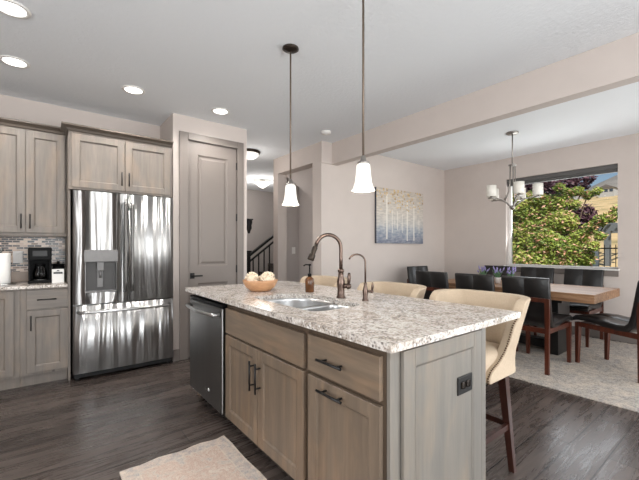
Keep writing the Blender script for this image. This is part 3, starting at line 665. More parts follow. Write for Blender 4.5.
# dishwasher
o = thing('dishwasher', 'stainless steel dishwasher built into the far end of the island', 'dishwasher', (1.3, 2.6, 0))
MB(tr=TX).box(2.285, 2.96, .995, 1.6, .10, .865).done('cabinet_body', MT['rubber'], o)
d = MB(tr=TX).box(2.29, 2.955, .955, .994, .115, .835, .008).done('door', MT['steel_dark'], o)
MB(tr=TX).box(2.29, 2.955, .957, .994, .837, .862, .003).done('control_strip', MT['black_plastic'], o)
mb = MB(); mb.tube([(.955, 2.33, .79), (.918, 2.335, .79), (.908, 2.4, .788), (.898, 2.62, .786), (.908, 2.84, .788), (.918, 2.905, .79), (.955, 2.91, .79)], .0125, 12); mb.done('handle', MT['steel_plain'], d)
mb = MB(); mb.lathe([(.001, 0), (.012, 0), (.012, .002), (.001, .002)], (0, 0, 0), 16)
for v in mb.bm.verts: v.co = Vector((.9545-v.co.z, 2.53+v.co.x, .215+v.co.y))
mb.done('badge', MT['white'], d)
MB(tr=TX).box(2.285, 2.91, 1.06, 1.08, 0, .10).done('toe_kick', MT['rubber'], o)
# faucets
def arc(c, r, a0, a1, dirv, n=14):
    dv = Vector(dirv).normalized(); return [Vector(c)+dv*(r*math.cos(a0+(a1-a0)*k/n))+Vector((0, 0, r*math.sin(a0+(a1-a0)*k/n))) for k in range(n+1)]
o = thing('kitchen_faucet', 'tall bronze gooseneck pull-down faucet with side lever behind the sink', 'faucet', (1.585, 1.787, TOPZ))
bx, by = 1.585, 1.787; dv = Vector((-.96, .28, 0)).normalized()
MB().lathe([(.001, 0), (.031, 0), (.031, .008), (.026, .014), (.023, .05), (.026, .085), (.028, .11), (.020, .14), (.017, .17), (.022, .178), (.022, .188), (.015, .196)], (bx, by, TOPZ), 20).done('body', MT['bronze'], o)
R_ = .092; top_z = 1.338-R_
pts = [Vector((bx, by, 1.10)), Vector((bx, by, 1.18))] + arc(Vector((bx, by, top_z))+dv*R_, R_, PI, .18*PI, -dv, 18)[0:0]
cc = Vector((bx, by, top_z))+dv*R_
pts += [cc-dv*(R_*math.cos(t))+Vector((0, 0, R_*math.sin(t))) for t in [PI*.91*k/16 for k in range(17)]]
MB().tube(pts, .0125, 12).done('spout', MT['bronze'], o)
e = pts[-1]; td = (pts[-1]-pts[-2]).normalized()
MB().tube([e, e+td*.015, e+td*.02, e+td*.045, e+td*.065, e+td*.07, e+td*.105, e+td*.11], [.0145, .0145, .018, .017, .016, .021, .023, .018], 14).done('spray_head', MT['bronze_dark'], o)
lv = Vector((.45, -.89, 0))
b = Vector((bx, by, .995)); mb = MB(); mb.tube([b+lv*.015, b+lv*.05], [.018, .016], 12); mb.sphere(b+lv*.054, .021, 8); mb.tube([b+lv*.054, b+lv*.058+Vector((0, 0, .035)), b+lv*.059+Vector((0, 0, .065)), b+lv*.059+Vector((0, 0, .09))], [.007, .011, .013, .007], 10)
mb.done('lever', MT['bronze'], o)
o = thing('water_tap', 'small slim bronze drinking water tap right of the tall faucet', 'faucet', (1.62, 1.592, TOPZ))
bx, by = 1.62, 1.592
MB().lathe([(.001, 0), (.022, 0), (.022, .006), (.017, .012), (.015, .03), (.018, .055), (.014, .08), (.009, .1), (.012, .108), (.008, .115)], (bx, by, TOPZ), 16).done('body', MT['bronze'], o)
R_ = .055; cc = Vector((bx, by, 1.21-R_))+dv*(R_+.006)
pts = [Vector((bx, by, 1.02)), Vector((bx, by, 1.13))]+[cc-dv*((R_+.006)*math.cos(t))+Vector((0, 0, R_*math.sin(t))) for t in [PI*.85*k/14 for k in range(15)]]
MB().tube(pts, .0058, 10).done('spout', MT['bronze'], o)
b = Vector((bx, by, .975)); mb = MB(); mb.tube([b+lv*.01, b+lv*.042], [.008, .009], 10); mb.sphere(b+lv*.044, .011, 7); mb.tube([b+lv*.044, b+lv*.047+Vector((0, 0, .03)), b+lv*.047+Vector((0, 0, .058))], [.005, .009, .005], 10); mb.done('lever', MT['bronze'], o)
# soap bottle
o = thing('soap_bottle', 'amber glass soap pump bottle standing behind the sink', 'bottle', (1.604, 2.168, TOPZ))
MB().lathe([(.001, 0), (.032, 0), (.035, .004), (.035, .088), (.03, .105), (.014, .116), (.013, .122)], (1.604, 2.168, TOPZ), 22).done('bottle_body', MT['amber'], o)
mb = MB(); mb.lathe([(.015, .118), (.016, .14), (.006, .143), (.005, .2), (.011, .203), (.011, .213), (.001, .215)], (1.604, 2.168, TOPZ), 14); mb.tube([(1.604, 2.168, TOPZ+.208), (1.575, 2.18, TOPZ+.209), (1.56, 2.186, TOPZ+.2)], .005, 8); mb.done('pump', MT['black_plastic'], o)
# bowl with dried flower balls
o = thing('wooden_bowl', 'round light wood bowl at the far end of the island', 'bowl', (1.346, 2.47, TOPZ))
MB().lathe([(.001, 0), (.07, 0), (.085, .008), (.115, .035), (.133, .07), (.137, .088), (.131, .088), (.126, .07), (.108, .04), (.08, .018), (.001, .014)], (1.346, 2.47, TOPZ), 36).done('bowl_body', MT['bowlwood'], o)
random.seed(4)
def puff(x, y, z, r, label):
    mb = MB(); mb.sphere((x, y, z), r*.8, 10)
    for k in range(60):
        u = random.uniform(-1, 1); t = random.uniform(0, 2*PI); q = math.sqrt(1-u*u); d = Vector((q*math.cos(t), q*math.sin(t), u))
        c0 = Vector((x, y, z))+d*r*.78; a = d.orthogonal().normalized(); b = d.cross(a); w = r*.33
        ang = random.uniform(0, PI); a, b = a*math.cos(ang)+b*math.sin(ang), b*math.cos(ang)-a*math.sin(ang)
        mb.loft([[tuple(c0-a*w*.6-b*w*.2), tuple(c0+a*w*.6-b*w*.2), tuple(c0+a*w*.6+b*w*.2), tuple(c0-a*w*.6+b*w*.2)], [tuple(c0+d*r*.26-a*w-b*w*.12), tuple(c0+d*r*.22+a*w-b*w*.12), tuple(c0+d*r*.22+a*w+b*w*.12), tuple(c0+d*r*.26-a*w+b*w*.12)]], smooth=False)
    tag(mb.done('flower_ball', MT['puff'], origin=(x, y, z-r)), label, 'flower ball', 'dried flower balls in the bowl')
puff(1.295, 2.515, 1.008, .052, 'cream dried flower ball in the wooden bowl, the left one in the photo')
puff(1.385, 2.42, 1.01, .056, 'cream dried flower ball in the wooden bowl, largest and rightmost')
puff(1.395, 2.53, .995, .036, 'small cream dried flower ball at the back of the wooden bowl')

# ---------------------------------------------------------------- bar stools
def make_stool():
    t = thing('bar_stool', '', 'bar stool', (0, 0, 0), 'cream bar stools along the island')
    # shell: u = -1..1 around the U, v = 0..1 height; front faces -x
    NU, NV = 44, 30
    def side_x(z):   # how far forward the wing reaches at height z
        tab = [(.535, -.14), (.57, -.14), (.602, -.10), (.634, -.01), (.674, .045), (.738, .07), (.818, .083), (.88, .105), (.97, .11)]
        for (z0, x0), (z1, x1) in zip(tab, tab[1:]):
            if z <= z1: return x0+(x1-x0)*max(0, (z-z0))/(z1-z0)
        return tab[-1][1]
    def pt(u, v, off):
        z = .545+(.957-.545)*v
        fl = .245-.008*math.sin(min(v/.4, 1)*PI)+.055*max(0, (v-.34)/.66)**1.2       # half width flares to the top
        xb = .275+.065*v                              # back position
        xf = side_x(z); L1 = max(xb-.16-xf, .01); r = .16
        s = abs(u); sg = 1 if u >= 0 else -1; La = r*PI/2; Lc = fl-r; tot = L1+La+Lc
        q = (1-s)*tot                               # distance from the wing's front edge
        if q < L1: x, y_, nx, ny = xf+q, fl, 0, 1
        elif q < L1+La:
            a = (q-L1)/r; x, y_, nx, ny = xb-r+r*math.sin(a), fl-r+r*math.cos(a), math.sin(a), math.cos(a)
        else: x, y_, nx, ny = xb, fl-r-(q-L1-La), 1, 0
        zz = z+(.012*math.cos(u*PI/2) if v > .5 else 0)*(v-.5)*2
        zz -= .05*max(0, (abs(u)-.86)/.14)**2*max(0, (v-.7)/.3)
        return Vector((x-nx*off, sg*(y_-ny*off), zz))
    th = .055
    mb = MB(); bm = mb.bm
    O = [[bm.verts.new(pt(-1+2*i/NU, j/NV, 0)) for i in range(NU+1)] for j in range(NV+1)]
    I = [[bm.verts.new(pt(-1+2*i/NU, j/NV, th)) for i in range(NU+1)] for j in range(NV+1)]
    for j in range(NV):
        for i in range(NU):
            bm.faces.new((O[j][i], O[j][i+1], O[j+1][i+1], O[j+1][i])); bm.faces.new((I[j][i+1], I[j][i], I[j+1][i], I[j+1][i+1]))
    for i in range(NU):
        bm.faces.new((O[NV][i], O[NV][i+1], I[NV][i+1], I[NV][i])); bm.faces.new((O[0][i+1], O[0][i], I[0][i], I[0][i+1]))
    for j in range(NV):
        for i in (0, NU): bm.faces.new((O[j][i], O[j+1][i], I[j+1][i], I[j][i]))
    for f in bm.faces: f.smooth = True
    bk = mb.done('backrest', MT['linen'], t)
    md = bk.modifiers.new('bevel', 'BEVEL'); md.width = .018; md.segments = 3; md.limit_method = 'ANGLE'; md.angle_limit = math.radians(50)
    # nail heads along both front edges
    for u in (-1, 1):
        mb = MB(); last = None
        for k in range(1, 400):
            v = k/400*.97; p = (pt(u, v, .012)+Vector((-.001, 0, 0)))
            if last is None or (p-last).length > .0125:
                last = p; mb.sphere(p, .0052, 4)
        mb.done('nail_trim', MT['nail'], t)
    # seat
    mb = MB(); rings = []
    for k, z in ((.94, .555), (1, .565), (1, .645), (.97, .665), (.88, .682), (.6, .692), (.2, .695)):
        rings.append([((x_-.01)*k+.01, y_*k, z) for x_, y_ in rrect(-.24, .20, -.205, .205, (.08, .06, .06, .08), 5)])
    mb.loft(rings); mb.done('seat', MT['linen'], t)
    mb = MB(); mb.box(-.20, .19, -.18, .18, .515, .554); mb.done('seat_frame', MT['espresso'], t)
    for sx, sy in ((-1, -1), (-1, 1), (1, -1), (1, 1)):
        top = (.01+sx*.16, sy*.16, .53); ft = ((-.235 if sx < 0 else .117), sy*.241 if sx > 0 else sy*.235, 0)
        MB().bar(ft, (top[0], top[1], .545), .03, .03, .046, .046).done('leg', MT['espresso'], t)
    def lp(sx, sy, z):
        top = Vector((.01+sx*.16, sy*.16, .545)); ft = Vector(((-.235 if sx < 0 else .117), sy*.241 if sx > 0 else sy*.235, 0)); return ft+(top-ft)*(z/.545)
    for a, b, z in (((-1, -1), (1, -1), .235), ((-1, 1), (1, 1), .235), ((-1, -1), (-1, 1), .20), ((1, -1), (1, 1), .245)):
        p, q = lp(*a, z), lp(*b, z); mb = MB()
        d = (q-p).normalized(); n_ = Vector((-d.y, d.x, 0)); w = .011; h = .016
        mb.loft([[tuple(c_+n_*w-Vector((0, 0, h))), tuple(c_-n_*w-Vector((0, 0, h))), tuple(c_-n_*w+Vector((0, 0, h))), tuple(c_+n_*w+Vector((0, 0, h)))] for c_ in (p, q)], smooth=False)
        mb.done('stretcher', MT['espresso'], t)
    return t
st = make_stool(); st.location = (1.955, 1.13, 0); st['label'] = 'cream linen barrel-back bar stool nearest the camera, with nailhead trim'
dup(st, (1.955, 1.83, 0), label='cream linen bar stool in the middle, seen behind the small tap')
dup(st, (1.955, 2.67, 0), label='cream linen bar stool farthest away, seen behind the tall faucet')

# ---------------------------------------------------------------- kitchen runner rug
mb = MB(); nx, ny = 12, 30; random.seed(2)
x0, x1, y0, y1 = .335, .945, 1.0, 2.235
out_ = [(x0, y0), (x1, y0)]+[(x1-.004*math.sin(k*1.9)*(k not in (0, 10)), y0+(y1-y0)*k/10) for k in range(1, 11)]+[(x1-(x1-x0)*k/12, y1-.006-.009*math.sin(k*1.4)) for k in range(1, 12)]+[(x0, y1-.012)]
mb.prism(out_, .001, .009)
tag(mb.done('runner_rug', MT['runner']), 'faded pink and grey bordered rug on the floor in front of the sink cabinet', 'rug')
tag(MB().box(3.55, 5.98, -.75, 3.45, .001, .013, .004).done('dining_rug', MT['rug']), 'large distressed grey and cream area rug under the dining table', 'rug')

# ---------------------------------------------------------------- dining table
RZ = .013
t = thing('dining_table', 'long dining table with a thick striped wood slab top on black pedestals', 'table', (5.0, 2.1, RZ))
MB().box(4.50, 5.50, 1.12, 3.10, .665, .762, .006).done('tabletop', MT['acacia'], t)
for ya in (1.50, 2.62):
    mb = MB(); mb.box(4.66, 5.04, ya, ya+.10, RZ, .664, .004); mb.box(4.62, 5.34, ya-.05, ya+.15, .625, .664); mb.done('pedestal', MT['blackwood'], t)
MB().box(4.78, 4.92, 1.60, 2.62, RZ+.03, RZ+.13, .004).done('stretcher', MT['blackwood'], t)
# chairs (local: faces +x, origin floor centre)
def make_chair():
    t = thing('dining_chair', '', 'chair', (0, 0, 0), 'black leather dining chairs')
    w = .225
    # leather seat+back as one L-curved shell
    prof = [(.405, .452), (.412, .468), (.38, .488), (.26, .492), (.10, .478), (-.04, .462), (-.12, .468), (-.165, .51), (-.19, .60), (-.215, .75), (-.24, .92), (-.243, .94)]
    thk = [.014, .02, .024, .027, .03, .032, .034, .032, .03, .028, .024, .014]
    rings = []
    pv = [Vector((x, 0, z)) for x, z in prof]
    for i, p in enumerate(pv):
        d = (pv[min(i+1, len(pv)-1)]-pv[max(i-1, 0)]).normalized(); n_ = Vector((-d.z, 0, d.x))
        a = p+n_*thk[i]; b = p-n_*thk[i]; a2 = p+n_*thk[i]*.6; b2 = p-n_*thk[i]*.6
        rings.append([(a.x, -w+.012, a.z), (a.x, -.004, a.z), (a.x-n_.x*.003, 0, a.z-n_.z*.003), (a.x, .004, a.z), (a.x, w-.012, a.z), (a2.x, w, a2.z), (b2.x, w, b2.z), (b.x, w-.012, b.z), (b.x, .004, b.z), (b.x+n_.x*.004, 0, b.z+n_.z*.004), (b.x, -.004, b.z), (b.x, -w+.012, b.z), (b2.x, -w, b2.z), (a2.x, -w, a2.z)])
    mb = MB(); mb.loft(rings); sh = mb.done('leather_shell', MT['leather'], t)
    md = sh.modifiers.new('b', 'BEVEL'); md.width = .006; md.segments = 2; md.limit_method = 'ANGLE'; md.angle_limit = math.radians(45)
    # seam
    for sy in (-1, 1):
        mb = MB(); mb.bar((-.24, sy*.205, 0), (-.235, sy*.205, .74), .03, .035, .036, .04); mb.done('rear_leg', MT['redwood'], t)
        mb = MB(); mb.bar((.37, sy*.205, 0), (.36, sy*.205, .44), .03, .03, .044, .044); mb.done('front_leg', MT['redwood'], t)
        MB().box(-.22, .36, sy*.205-.014, sy*.205+.014, .395, .445, .003).done('side_rail', MT['redwood'], t)
    MB().box(-.25, -.222, -.186, .186, .70, .742, .003).done('back_rail', MT['redwood'], t)
    MB().box(-.25, -.222, -.186, .186, .395, .445, .003).done('seat_rail', MT['redwood'], t)
    MB().box(.346, .37, -.186, .186, .40, .44, .003).done('seat_rail', MT['redwood'], t)
    return t
ch = make_chair(); ch.location = (4.115, 1.545, RZ)
ch['label'] = 'black leather dining chair with red-brown frame, near side, closest to the bar stools'
dup(ch, (4.10, 2.08, RZ), 0, 'black leather dining chair on the near side, middle of the three backs')
dup(ch, (4.10, 2.64, RZ), 0, 'black leather dining chair on the near side, farthest left of the three backs')
dup(ch, (5.72, 1.61, RZ), PI, 'black dining chair on the window side, nearest the right end of table')
dup(ch, (5.72, 2.20, RZ), PI, 'black dining chair on the window side, middle of the window row')
dup(ch, (5.72, 2.79, RZ), PI, 'black dining chair on the window side, behind the lavender pots')
dup(ch, (4.80, 3.32, RZ), -PI/2-.12, 'black dining chair at the far head of the table by the painting wall')
dup(ch, (4.588, .862, RZ), math.radians(66), 'black dining chair at the near head of the table, cut by the right edge')
# lavender pots
random.seed(7)
def pot(x, y, label):
    t = thing('potted_lavender', label, 'plant', (x, y, .762), 'lavender pots on the table')
    MB().lathe([(.001, 0), (.034, 0), (.044, .075), (.046, .08), (.041, .08), (.036, .06), (.001, .06)], (x, y, .762), 18).done('pot', MT['pot'], t)
    g_ = MB(); b = MB()
    for k in range(26):
        a = random.uniform(0, 2*PI); r = random.uniform(.01, .075); h = random.uniform(.07, .14); p0 = Vector((x+.02*math.cos(a), y+.02*math.sin(a), .825)); p1 = Vector((x+r*math.cos(a), y+r*math.sin(a), .84+h*.8))
        g_.tube([p0, (p0+p1)/2+Vector((0, 0, .01)), p1], [.003, .0045, .002], 5)
        if k % 3 != 0: b.tube([p1, p1+(p1-p0)*.2, p1+(p1-p0)*.4], [.006, .01, .003], 6)
        else: g_.sphere((p0+p1)/2, .012, 4, (1, 1, 1.4))
    g_.done('foliage', MT['leafg'], t); b.done('blossoms', MT['laven'], t)
pot(4.98, 2.55, 'small white pot of lavender on the table, left of the three')
pot(4.98, 2.335, 'small white pot of lavender on the table, middle of the three')
pot(4.98, 2.17, 'small white pot of lavender on the table, right of the three')

# ---------------------------------------------------------------- painting
p = thing('canvas_painting', 'square canvas painting of pale birch trunks with gold leaves over blue-grey', 'painting', (4.715, 3.84, 1.325))
MB().box(4.135, 5.345, 3.818, 3.824, 1.325, 2.215, .002).done('canvas', MT['painting'], p)
MB().box(4.136, 5.344, 3.824, 3.859, 1.326, 2.214).done('canvas_edge', MT['slate'], p)
# switch in niche
o = thing('light_switch', 'white rocker light switch on the wall inside the niche opening', 'switch', (3.425, 5.098, 1.15))
MB().box(3.39, 3.46, 5.092, 5.099, 1.15, 1.265, .003).done('cover_plate', MT['white'], o)
MB().box(3.41, 3.44, 5.088, 5.093, 1.175, 1.24, .002).done('rocker', MT['white'], o)

# ---------------------------------------------------------------- ceiling lamps
def recessed(x, y, label):
    t = thing('recessed_light', label, 'ceiling light', (x, y, H), 'recessed kitchen ceiling lights')
    MB().lathe([(.072, -.002), (.078, -.010), (.095, -.008), (.100, -.001), (.072, -.001)], (x, y, H), 32, False).done('trim_ring', MT['white'], t)
    MB().lathe([(.001, -.002), (.074, -.002), (.074, -.005), (.001, -.006)], (x, y, H), 32).done('diffuser', MT['led'], t)
    lamp('downlight', 'SPOT', (x, y, H-.03), 34, (1, .97, .93), (0, 0, 0), .07, spot=math.radians(150))
recessed(-.155, 2.905, 'round recessed ceiling light at the top left corner of the photo')
recessed(-.177, 3.723, 'round recessed ceiling light above the left wall cabinets')
recessed(.673, 3.695, 'round recessed ceiling light above the refrigerator')
recessed(1.522, 3.685, 'round recessed ceiling light in front of the pantry door')
recessed(1.5, -1.2, 'added unseen recessed ceiling light behind the camera')  # this and the next two are unseen downlights added for brightness
recessed(-.6, -.6, 'added unseen recessed ceiling light left of the camera')
for xx, yy, ll in ((-.6, -1.9, 'added unseen recessed ceiling light near the rear wall'),): recessed(xx, yy, ll)
o = thing('smoke_detector', 'small white round smoke detector on the ceiling near the beam', 'smoke detector', (2.852, 3.501, H))
MB().lathe([(.062, -.001), (.062, -.02), (.05, -.034), (.001, -.037)], (2.852, 3.501, H), 24).done('housing', MT['white'], o)
MB().lathe([(.02, -.036), (.02, -.04), (.001, -.041)], (2.852, 3.501, H), 16).done('sensor_cap', MT['white'], o)
def pendant(x, y, label):
    t = thing('pendant_lamp', label, 'pendant lamp', (x, y, 1.57), 'island pendants')
    MB().lathe([(.001, 0), (.06, -.001), (.062, -.01), (.045, -.02), (.012, -.028), (.001, -.03)], (x, y, H), 24).done('canopy', MT['bronze_dark'], t)
    MB().tube([(x, y, H-.02), (x, y, 1.745)], .0065, 10).done('stem', MT['rod'], t)
    MB().lathe([(.008, .195), (.014, .185), (.018, .165), (.034, .158), (.036, .150), (.001, .149)], (x, y, 1.57), 20).done('socket', MT['nickel'], t)
    MB().lathe([(.03, .150), (.038, .142), (.041, .10), (.047, .05), (.058, .014), (.067, 0), (.063, 0), (.054, .014), (.043, .05), (.036, .10), (.034, .14), (.03, .146)], (x, y, 1.57), 28, False).done('shade', MT['shade'], t)
    MB().sphere((x, y, 1.64), .024, 8, (1, 1, 1.3)).done('bulb', MT['dome'], t)
    lamp('pendant_glow', 'POINT', (x, y, 1.56), 3.5, (1, .92, .8), size=.03)
pendant(1.453, 2.203, 'bell-shaped white glass pendant on a long rod, the farther one with canopy visible')
pendant(1.408, 1.40, 'bell-shaped white glass pendant on a long rod, the nearer one right of the other')
# hall lights
def flush(x, y, r, mat_r, label, pw, z=H):
    t = thing('flush_mount_light', label, 'ceiling light', (x, y, z), 'hall ceiling lights')
    if mat_r:
        MB().lathe([(.001, 0), (r, 0), (r*1.03, -.012), (r*.98, -.035), (r*.9, -.04), (.001, -.04)], (x, y, z), 32).done('rim', MT['bronze_dark'], t)
        MB().lathe([(r*.9, -.038), (r*.82, -.075), (r*.55, -.105), (.001, -.12)], (x, y, z), 32).done('glass_dome', MT['dome'], t)
    else:
        MB().lathe([(.001, 0), (.06, 0), (.06, -.03), (.001, -.03)], (x, y, z), 24).done('rim', MT['nickel'], t)
        MB().lathe([(.02, -.03), (r, -.045), (r*1.0, -.055), (r*.7, -.10), (r*.35, -.15), (.02, -.175), (.001, -.176)], (x, y, z), 32).done('glass_dome', MT['dome'], t)
        MB().lathe([(.012, -.175), (.014, -.19), (.001, -.2)], (x, y, z), 12).done('finial', MT['bronze_dark'], t)
    lamp('hall_glow', 'POINT', (x, y, z-.38), pw, (1, .96, .91), size=.2)
flush(2.50, 4.95, .17, True, 'round hall ceiling light with dark rim just past the pantry corner', 5)
flush(3.79, 6.86, .19, False, 'cone-shaped white glass ceiling light far down the hall above the stairs', 24)
# chandelier
cx_, cy_ = 4.77, 2.05
t = thing('chandelier', 'brushed nickel five-arm chandelier with white cylinder shades over the dining table', 'chandelier', (cx_, cy_, 1.74))
MB().lathe([(.001, 0), (.072, 0), (.074, -.012), (.06, -.022), (.001, -.024)], (cx_, cy_, H), 28).done('canopy', MT['nickel'], t)
MB().tube([(cx_, cy_, H-.02), (cx_, cy_, 2.33)], .008, 10).done('stem', MT['nickel'], t)
MB().lathe([(.001, .02), (.02, .018), (.045, .008), (.048, -.006), (.03, -.012), (.001, -.014)], (cx_, cy_, 2.32), 20).done('collar', MT['nickel'], t)
MB().lathe([(.001, -.035), (.02, -.028), (.034, 0), (.03, .02), (.001, .026)], (cx_, cy_, 1.775), 20).done('hub', MT['nickel'], t)
fw = Vector((.617, .787, 0)); rt = Vector((.787, -.617, 0))
for k in range(5):
    a = math.radians(-14+72*k); d = rt*math.sin(a)-fw*math.cos(a); c0 = Vector((cx_, cy_, 0)); R_ = .28
    mb = MB(); mb.tube([c0+d*.02+Vector((0, 0, 1.775)), c0+d*.07+Vector((0, 0, 1.83)), c0+d*.14+Vector((0, 0, 1.875)), c0+d*.22+Vector((0, 0, 1.893)), c0+d*R_+Vector((0, 0, 1.895))], .009, 8)
    mb.tube([c0+d*.03+Vector((0, 0, 2.315)), c0+d*.034+Vector((0, 0, 2.1)), c0+d*.05+Vector((0, 0, 1.98)), c0+d*.11+Vector((0, 0, 1.87))], .0065, 8)
    am = mb.done('arm', MT['nickel'], t)
    q = c0+d*R_
    MB().lathe([(.001, 0), (.04, 0), (.042, .008), (.016, .014), (.015, .05), (.001, .055)], (q.x, q.y, 1.888), 18).done('cup', MT['nickel'], am)
    MB().lathe([(.055, 0), (.058, .002), (.058, .142), (.055, .142), (.055, .002)], (q.x, q.y, 1.91), 28, False).done('shade', MT['shade_dim'], am)
    MB().sphere((q.x, q.y, 1.965), .02, 6, (1, 1, 1.4)).done('bulb', MT['dome'], am)

# ---------------------------------------------------------------- stairs in the hall
t = thing('stair_railing', 'black stair railing with thin balusters rising right behind the pantry corner', 'railing', (2.86, 6.05, 0))
sl = .72
xa, za = 2.90, 1.06
MB().box(2.985, 3.065, 6.0, 6.09, 0, 1.17, .004).done('newel_post', MT['black'], t)
MB().box(2.97, 3.08, 5.985, 6.105, 1.17, 1.20, .004).done('newel_cap', MT['black'], t)
def sloped(x0, x1, z0, h, y0, y1, nm):
    mb = MB(); mb.prism([(x0, z0), (x1, z0+(x1-x0)*sl), (x1, z0+(x1-x0)*sl+h), (x0, z0+h)], y0, y1, 'y'); return mb.done(nm, MT['black'], t)
sloped(3.065, 4.4, 1.09, .05, 6.015, 6.075, 'handrail'); sloped(3.065, 4.4, .98, .035, 6.025, 6.065, 'lower_rail'); sloped(3.065, 4.4, .40, .05, 6.02, 6.07, 'shoe_rail')
for k in range(9):
    x = 3.14+.118*k; z0 = .45+(x-3.065)*sl
    MB().box(x-.009, x+.009, 6.036, 6.054, z0-.005, 1.0+(x-3.065)*sl).done('baluster', MT['black'], t)
t = thing('staircase', 'enclosed hall staircase climbing right behind the black railing', 'staircase', (3.6, 6.6, 0))
mb = MB()
for k in range(8):
    mb.box(3.08+.245*k, 3.08+.245*(k+1)+(.0 if k < 7 else .4), 6.11, 7.1, 0, .18*(k+1))
mb.done('steps', MT['floor'], t)
mb = MB(); mb.prism([(3.07, .0), (3.07, .36), (4.4, .36+1.33*sl), (4.4, 0)], 6.0, 6.014, 'y'); mb.done('skirt_board', MT['trim'], t)
o = thing('newel_drop', 'black turned post end hanging on the hall wall above the railing', 'post', (2.84, 6.05, 1.37))
mb = MB(); mb.lathe([(.001, 0), (.02, .01), (.03, .05), (.055, .1), (.05, .16), (.065, .2), (.065, .26), (.001, .26)], (3.055, 6.05, 1.52), 16); mb.done('post_end', MT['black'], o)
MB().box(2.03, 3.12, 6.0, 6.1, 1.775, 1.80, .004).done('upper_rail', MT['black'], o)

# ---------------------------------------------------------------- outdoors
def leaves(name, mat, clusters, n, size, parent, seed):
    random.seed(seed); vs = []; fs = []
    tot = sum(c[3]**2 for c in clusters)
    for (cx, cy, cz, r) in clusters:
        k = int(n*r*r/tot)
        for _ in range(k):
            u = random.uniform(-1, 1); a = random.uniform(0, 2*PI); q = math.sqrt(1-u*u); rr = r*random.uniform(.55, 1.05)
            p = Vector((cx+rr*q*math.cos(a), cy+rr*q*math.sin(a), cz+rr*u*.9))
            d = Vector((random.gauss(0, 1), random.gauss(0, 1), random.gauss(0, 1))).normalized(); e = d.orthogonal().normalized(); s_ = size*random.uniform(.6, 1.3)
            f = d.cross(e); b = len(vs)
            off = parent_loc(parent)
            for w in (p-d*s_, p+e*s_*.42+f*s_*.08, p+d*s_, p-e*s_*.42+f*s_*.08): vs.append(tuple(w-off))
            fs.append((b, b+1, b+2, b+3))
    me = bpy.data.meshes.new(name); me.from_pydata(vs, [], fs); me.materials.append(mat)
    o = bpy.data.objects.new(name, me); COL.objects.link(o); o.parent = parent; return o
GZ = -.25
struct('ground', MB().box(6.24, 40, -20, 60, GZ-.3, GZ), MT['lawn'])
b = thing('flowering_bush', 'large sunlit green bush with pink blossoms filling the dining window', 'bush', (9.0, 3.2, GZ))
random.seed(11); cl = []
def ray(u, v, X):
    s = (u-320)/353; dx = .617+.787*s; dy = .787-.617*s; D = X/dx; return Vector((X, dy*D, 1.25+(248-v)/353*D))
# crown built from overlapping clusters at their own depths
for (u, v, X, r) in ((522, 212, 9, .38), (525, 232, 8.9, .42), (522, 255, 8.7, .42), (540, 215, 9.2, .38), (545, 245, 8.6, .42), (556, 203, 9.3, .26), (563, 222, 8.9, .32), (566, 250, 8.5, .4), (568, 194, 9.4, .2), (578, 191, 9.5, .15), (588, 195, 9.5, .15), (598, 191, 9.5, .12), (574, 205, 9.4, .18),
                     (580, 238, 8.6, .24), (590, 229, 8.7, .18), (600, 221, 8.8, .17), (610, 217, 8.9, .16), (620, 212, 9.0, .2), (585, 258, 8.6, .24), (601, 236, 8.6, .13), (594, 246, 8.5, .14), (560, 188, 9.2, .13), (535, 268, 8.4, .48), (560, 272, 8.4, .4), (540, 200, 9.0, .2), (530, 198, 9.1, .2), (515, 198, 9.1, .2), (500, 215, 9.2, .45), (500, 250, 8.9, .5), (480, 235, 9.2, .6), (546, 230, 8.8, .3)):
    p_ = ray(u, v, X+.6); cl.append((p_.x, p_.y, p_.z, r*(.95 if u < 565 else .82)))
leaves('foliage', MT['leaf'], cl, 34000, .047, b, 21)
leaves('blossoms', MT['bloom'], cl, 6500, .05, b, 22)
mb = MB()
for (cx, cy, cz, r) in cl[::2]: mb.tube([(9.5, 3.3, GZ), ((9.5+cx)/2, (3.3+cy)/2, (GZ+cz)/2-.1), (cx, cy, cz)], [.04, .025, .01], 6)
mb.done('stem', MT['bark'], b)
b = thing('plum_tree', 'dark purple-leaved tree rising behind the flowering bush', 'tree', (12.5, 5.0, GZ))
cl = []
for (u, v, X, r) in ((515, 190, 12, .6), (530, 186, 12, .55), (545, 192, 12.2, .5), (560, 188, 12, .4), (540, 180, 12, .35), (580, 184, 12.3, .28), (590, 178, 12.3, .16), (572, 182, 12, .2), (550, 215, 11.5, .5), (570, 225, 11.3, .5), (585, 215, 11.3, .3), (560, 240, 11.2, .5), (592, 222, 11.2, .2), (535, 210, 12, .6)):
    p_ = ray(u, v, X); cl.append((p_.x, p_.y, p_.z, r))
leaves('foliage', MT['plum'], cl, 11000, .07, b, 31)
mb = MB()
for (cx, cy, cz, r) in cl: mb.tube([(12.2, 4.6, GZ), ((12.2+cx)/2, (4.6+cy)/2, (GZ+cz)/2), (cx, cy, cz+r*.6)], [.07, .04, .012], 6)
mb.done('trunk', MT['bark'], b)
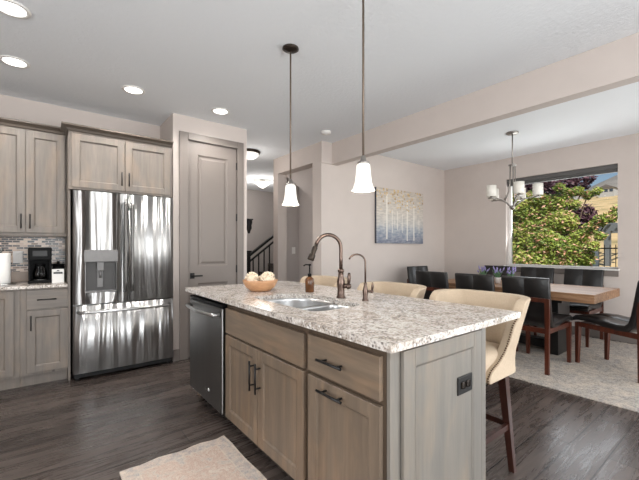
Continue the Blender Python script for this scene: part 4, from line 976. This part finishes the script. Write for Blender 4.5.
# pergola, fence, folded umbrella
t = thing('pergola', 'grey pergola post and beam seen through the right side of the window', 'pergola', (19.8, 4.6, GZ))
for y_ in (4.35, 8.4): MB().box(19.7, 19.92, y_, y_+.22, GZ, 2.0).done('post', MT['pergola'], t)
for x_ in (19.7, 22.4): MB().box(x_, x_+.15, 3.4, 9.0, 2.0, 2.28).done('beam', MT['pergola'], t)
mb = MB()
for k in range(14): mb.box(19.3, 22.9, 3.5+.4*k, 3.56+.4*k, 2.28, 2.4)
mb.done('rafters', MT['pergola'], t)
t = thing('metal_fence', 'black metal picket fence outside the lower right of the window', 'fence', (14.4, 5.0, GZ))
mb = MB(); mb.box(14.4, 14.43, 2.2, 9.0, 1.22, 1.26); mb.box(14.4, 14.43, 2.2, 9.0, .0, .04); mb.done('rail', MT['black'], t)
for k in range(46): MB().box(14.405, 14.425, 2.3+.145*k, 2.32+.145*k, GZ, 1.36).done('picket', MT['black'], t)
t = thing('folded_umbrella', 'folded patio umbrella in a grey cover outside, left of the pergola post', 'umbrella', (13, 3.28, GZ))
MB().lathe([(.10, .75), (.14, 1.0), (.15, 1.25), (.12, 1.5), (.07, 1.62), (.02, 1.66)], (13, 3.28, GZ), 14).done('cover', MT['cloth_grey'], t)
MB().tube([(13, 3.28, GZ), (13, 3.28, 1.45)], .025, 8).done('pole', MT['black'], t)
MB().lathe([(.001, 0), (.3, 0), (.3, .05), (.04, .08)], (13, 3.28, GZ), 20).done('base', MT['black'], t)
# hillside and houses
mb = MB(); bm = mb.bm; random.seed(3); N = 24
def hz(x, y): return GZ+.0+max(0, (x-15))*.138+.5*math.sin(x*.09)*math.sin(y*.07+1)*min(1, (x-15)/30)
g_ = [[bm.verts.new((15+i*7, -25+j*5.5, hz(15+i*7, -25+j*5.5)-.02)) for j in range(N+6)] for i in range(N)]
for i in range(N-1):
    for j in range(N+5): f = bm.faces.new((g_[i][j], g_[i+1][j], g_[i+1][j+1], g_[i][j+1])); f.smooth = True
struct('hillside', mb, MT['hill'])
mb = MB(); bm = mb.bm; rows = []
for i, (x, z) in enumerate(((182, 10), (250, 38), (290, 50), (340, 30))):
    rows.append([bm.verts.new((x+6*math.sin(j), -60+j*12, z+(1.0*math.sin(j*1.9)-6.5*max(0, min(3, j-9.6)))*(i in (1, 2)))) for j in range(24)])
for a, b_ in zip(rows, rows[1:]):
    for j in range(23): f = bm.faces.new((a[j], b_[j], b_[j+1], a[j+1])); f.smooth = True
struct('mountain', mb, MT['mount'])
def house(x, y, w, h, label):
    z = hz(x, y)-.5; t = thing('house', label, 'house', (x, y, z), 'houses on the hill')
    MB().box(x-3, x+3, y-w/2, y+w/2, z, z+h).done('wall', MT['hwall1'], t)
    mb = MB(); mb.prism([(y-w/2-.4, z+h), (y+w/2+.4, z+h), (y, z+h+w*.28)], x-3.4, x+3.4, 'x'); mb.done('roof', MT['hroof'], t)
    for k in range(3):
        yy = y-w/2+w*(k+.5)/3; MB().box(x-3.05, x-3, yy-.5, yy+.5, z+h*.55, z+h*.85).done('window', MT['hwin'], t)
    MB().box(x-.5, x+.5, y+w*.2, y+w*.2+.8, z+h, z+h+w*.3).done('chimney', MT['hwall1'], t)
house(168, 37.6, 4.6, 3.4, 'grey hillside house with chimney, right edge of the window view')
house(170, 46, 4.6, 2.6, 'smaller hillside house left of the chimney house')
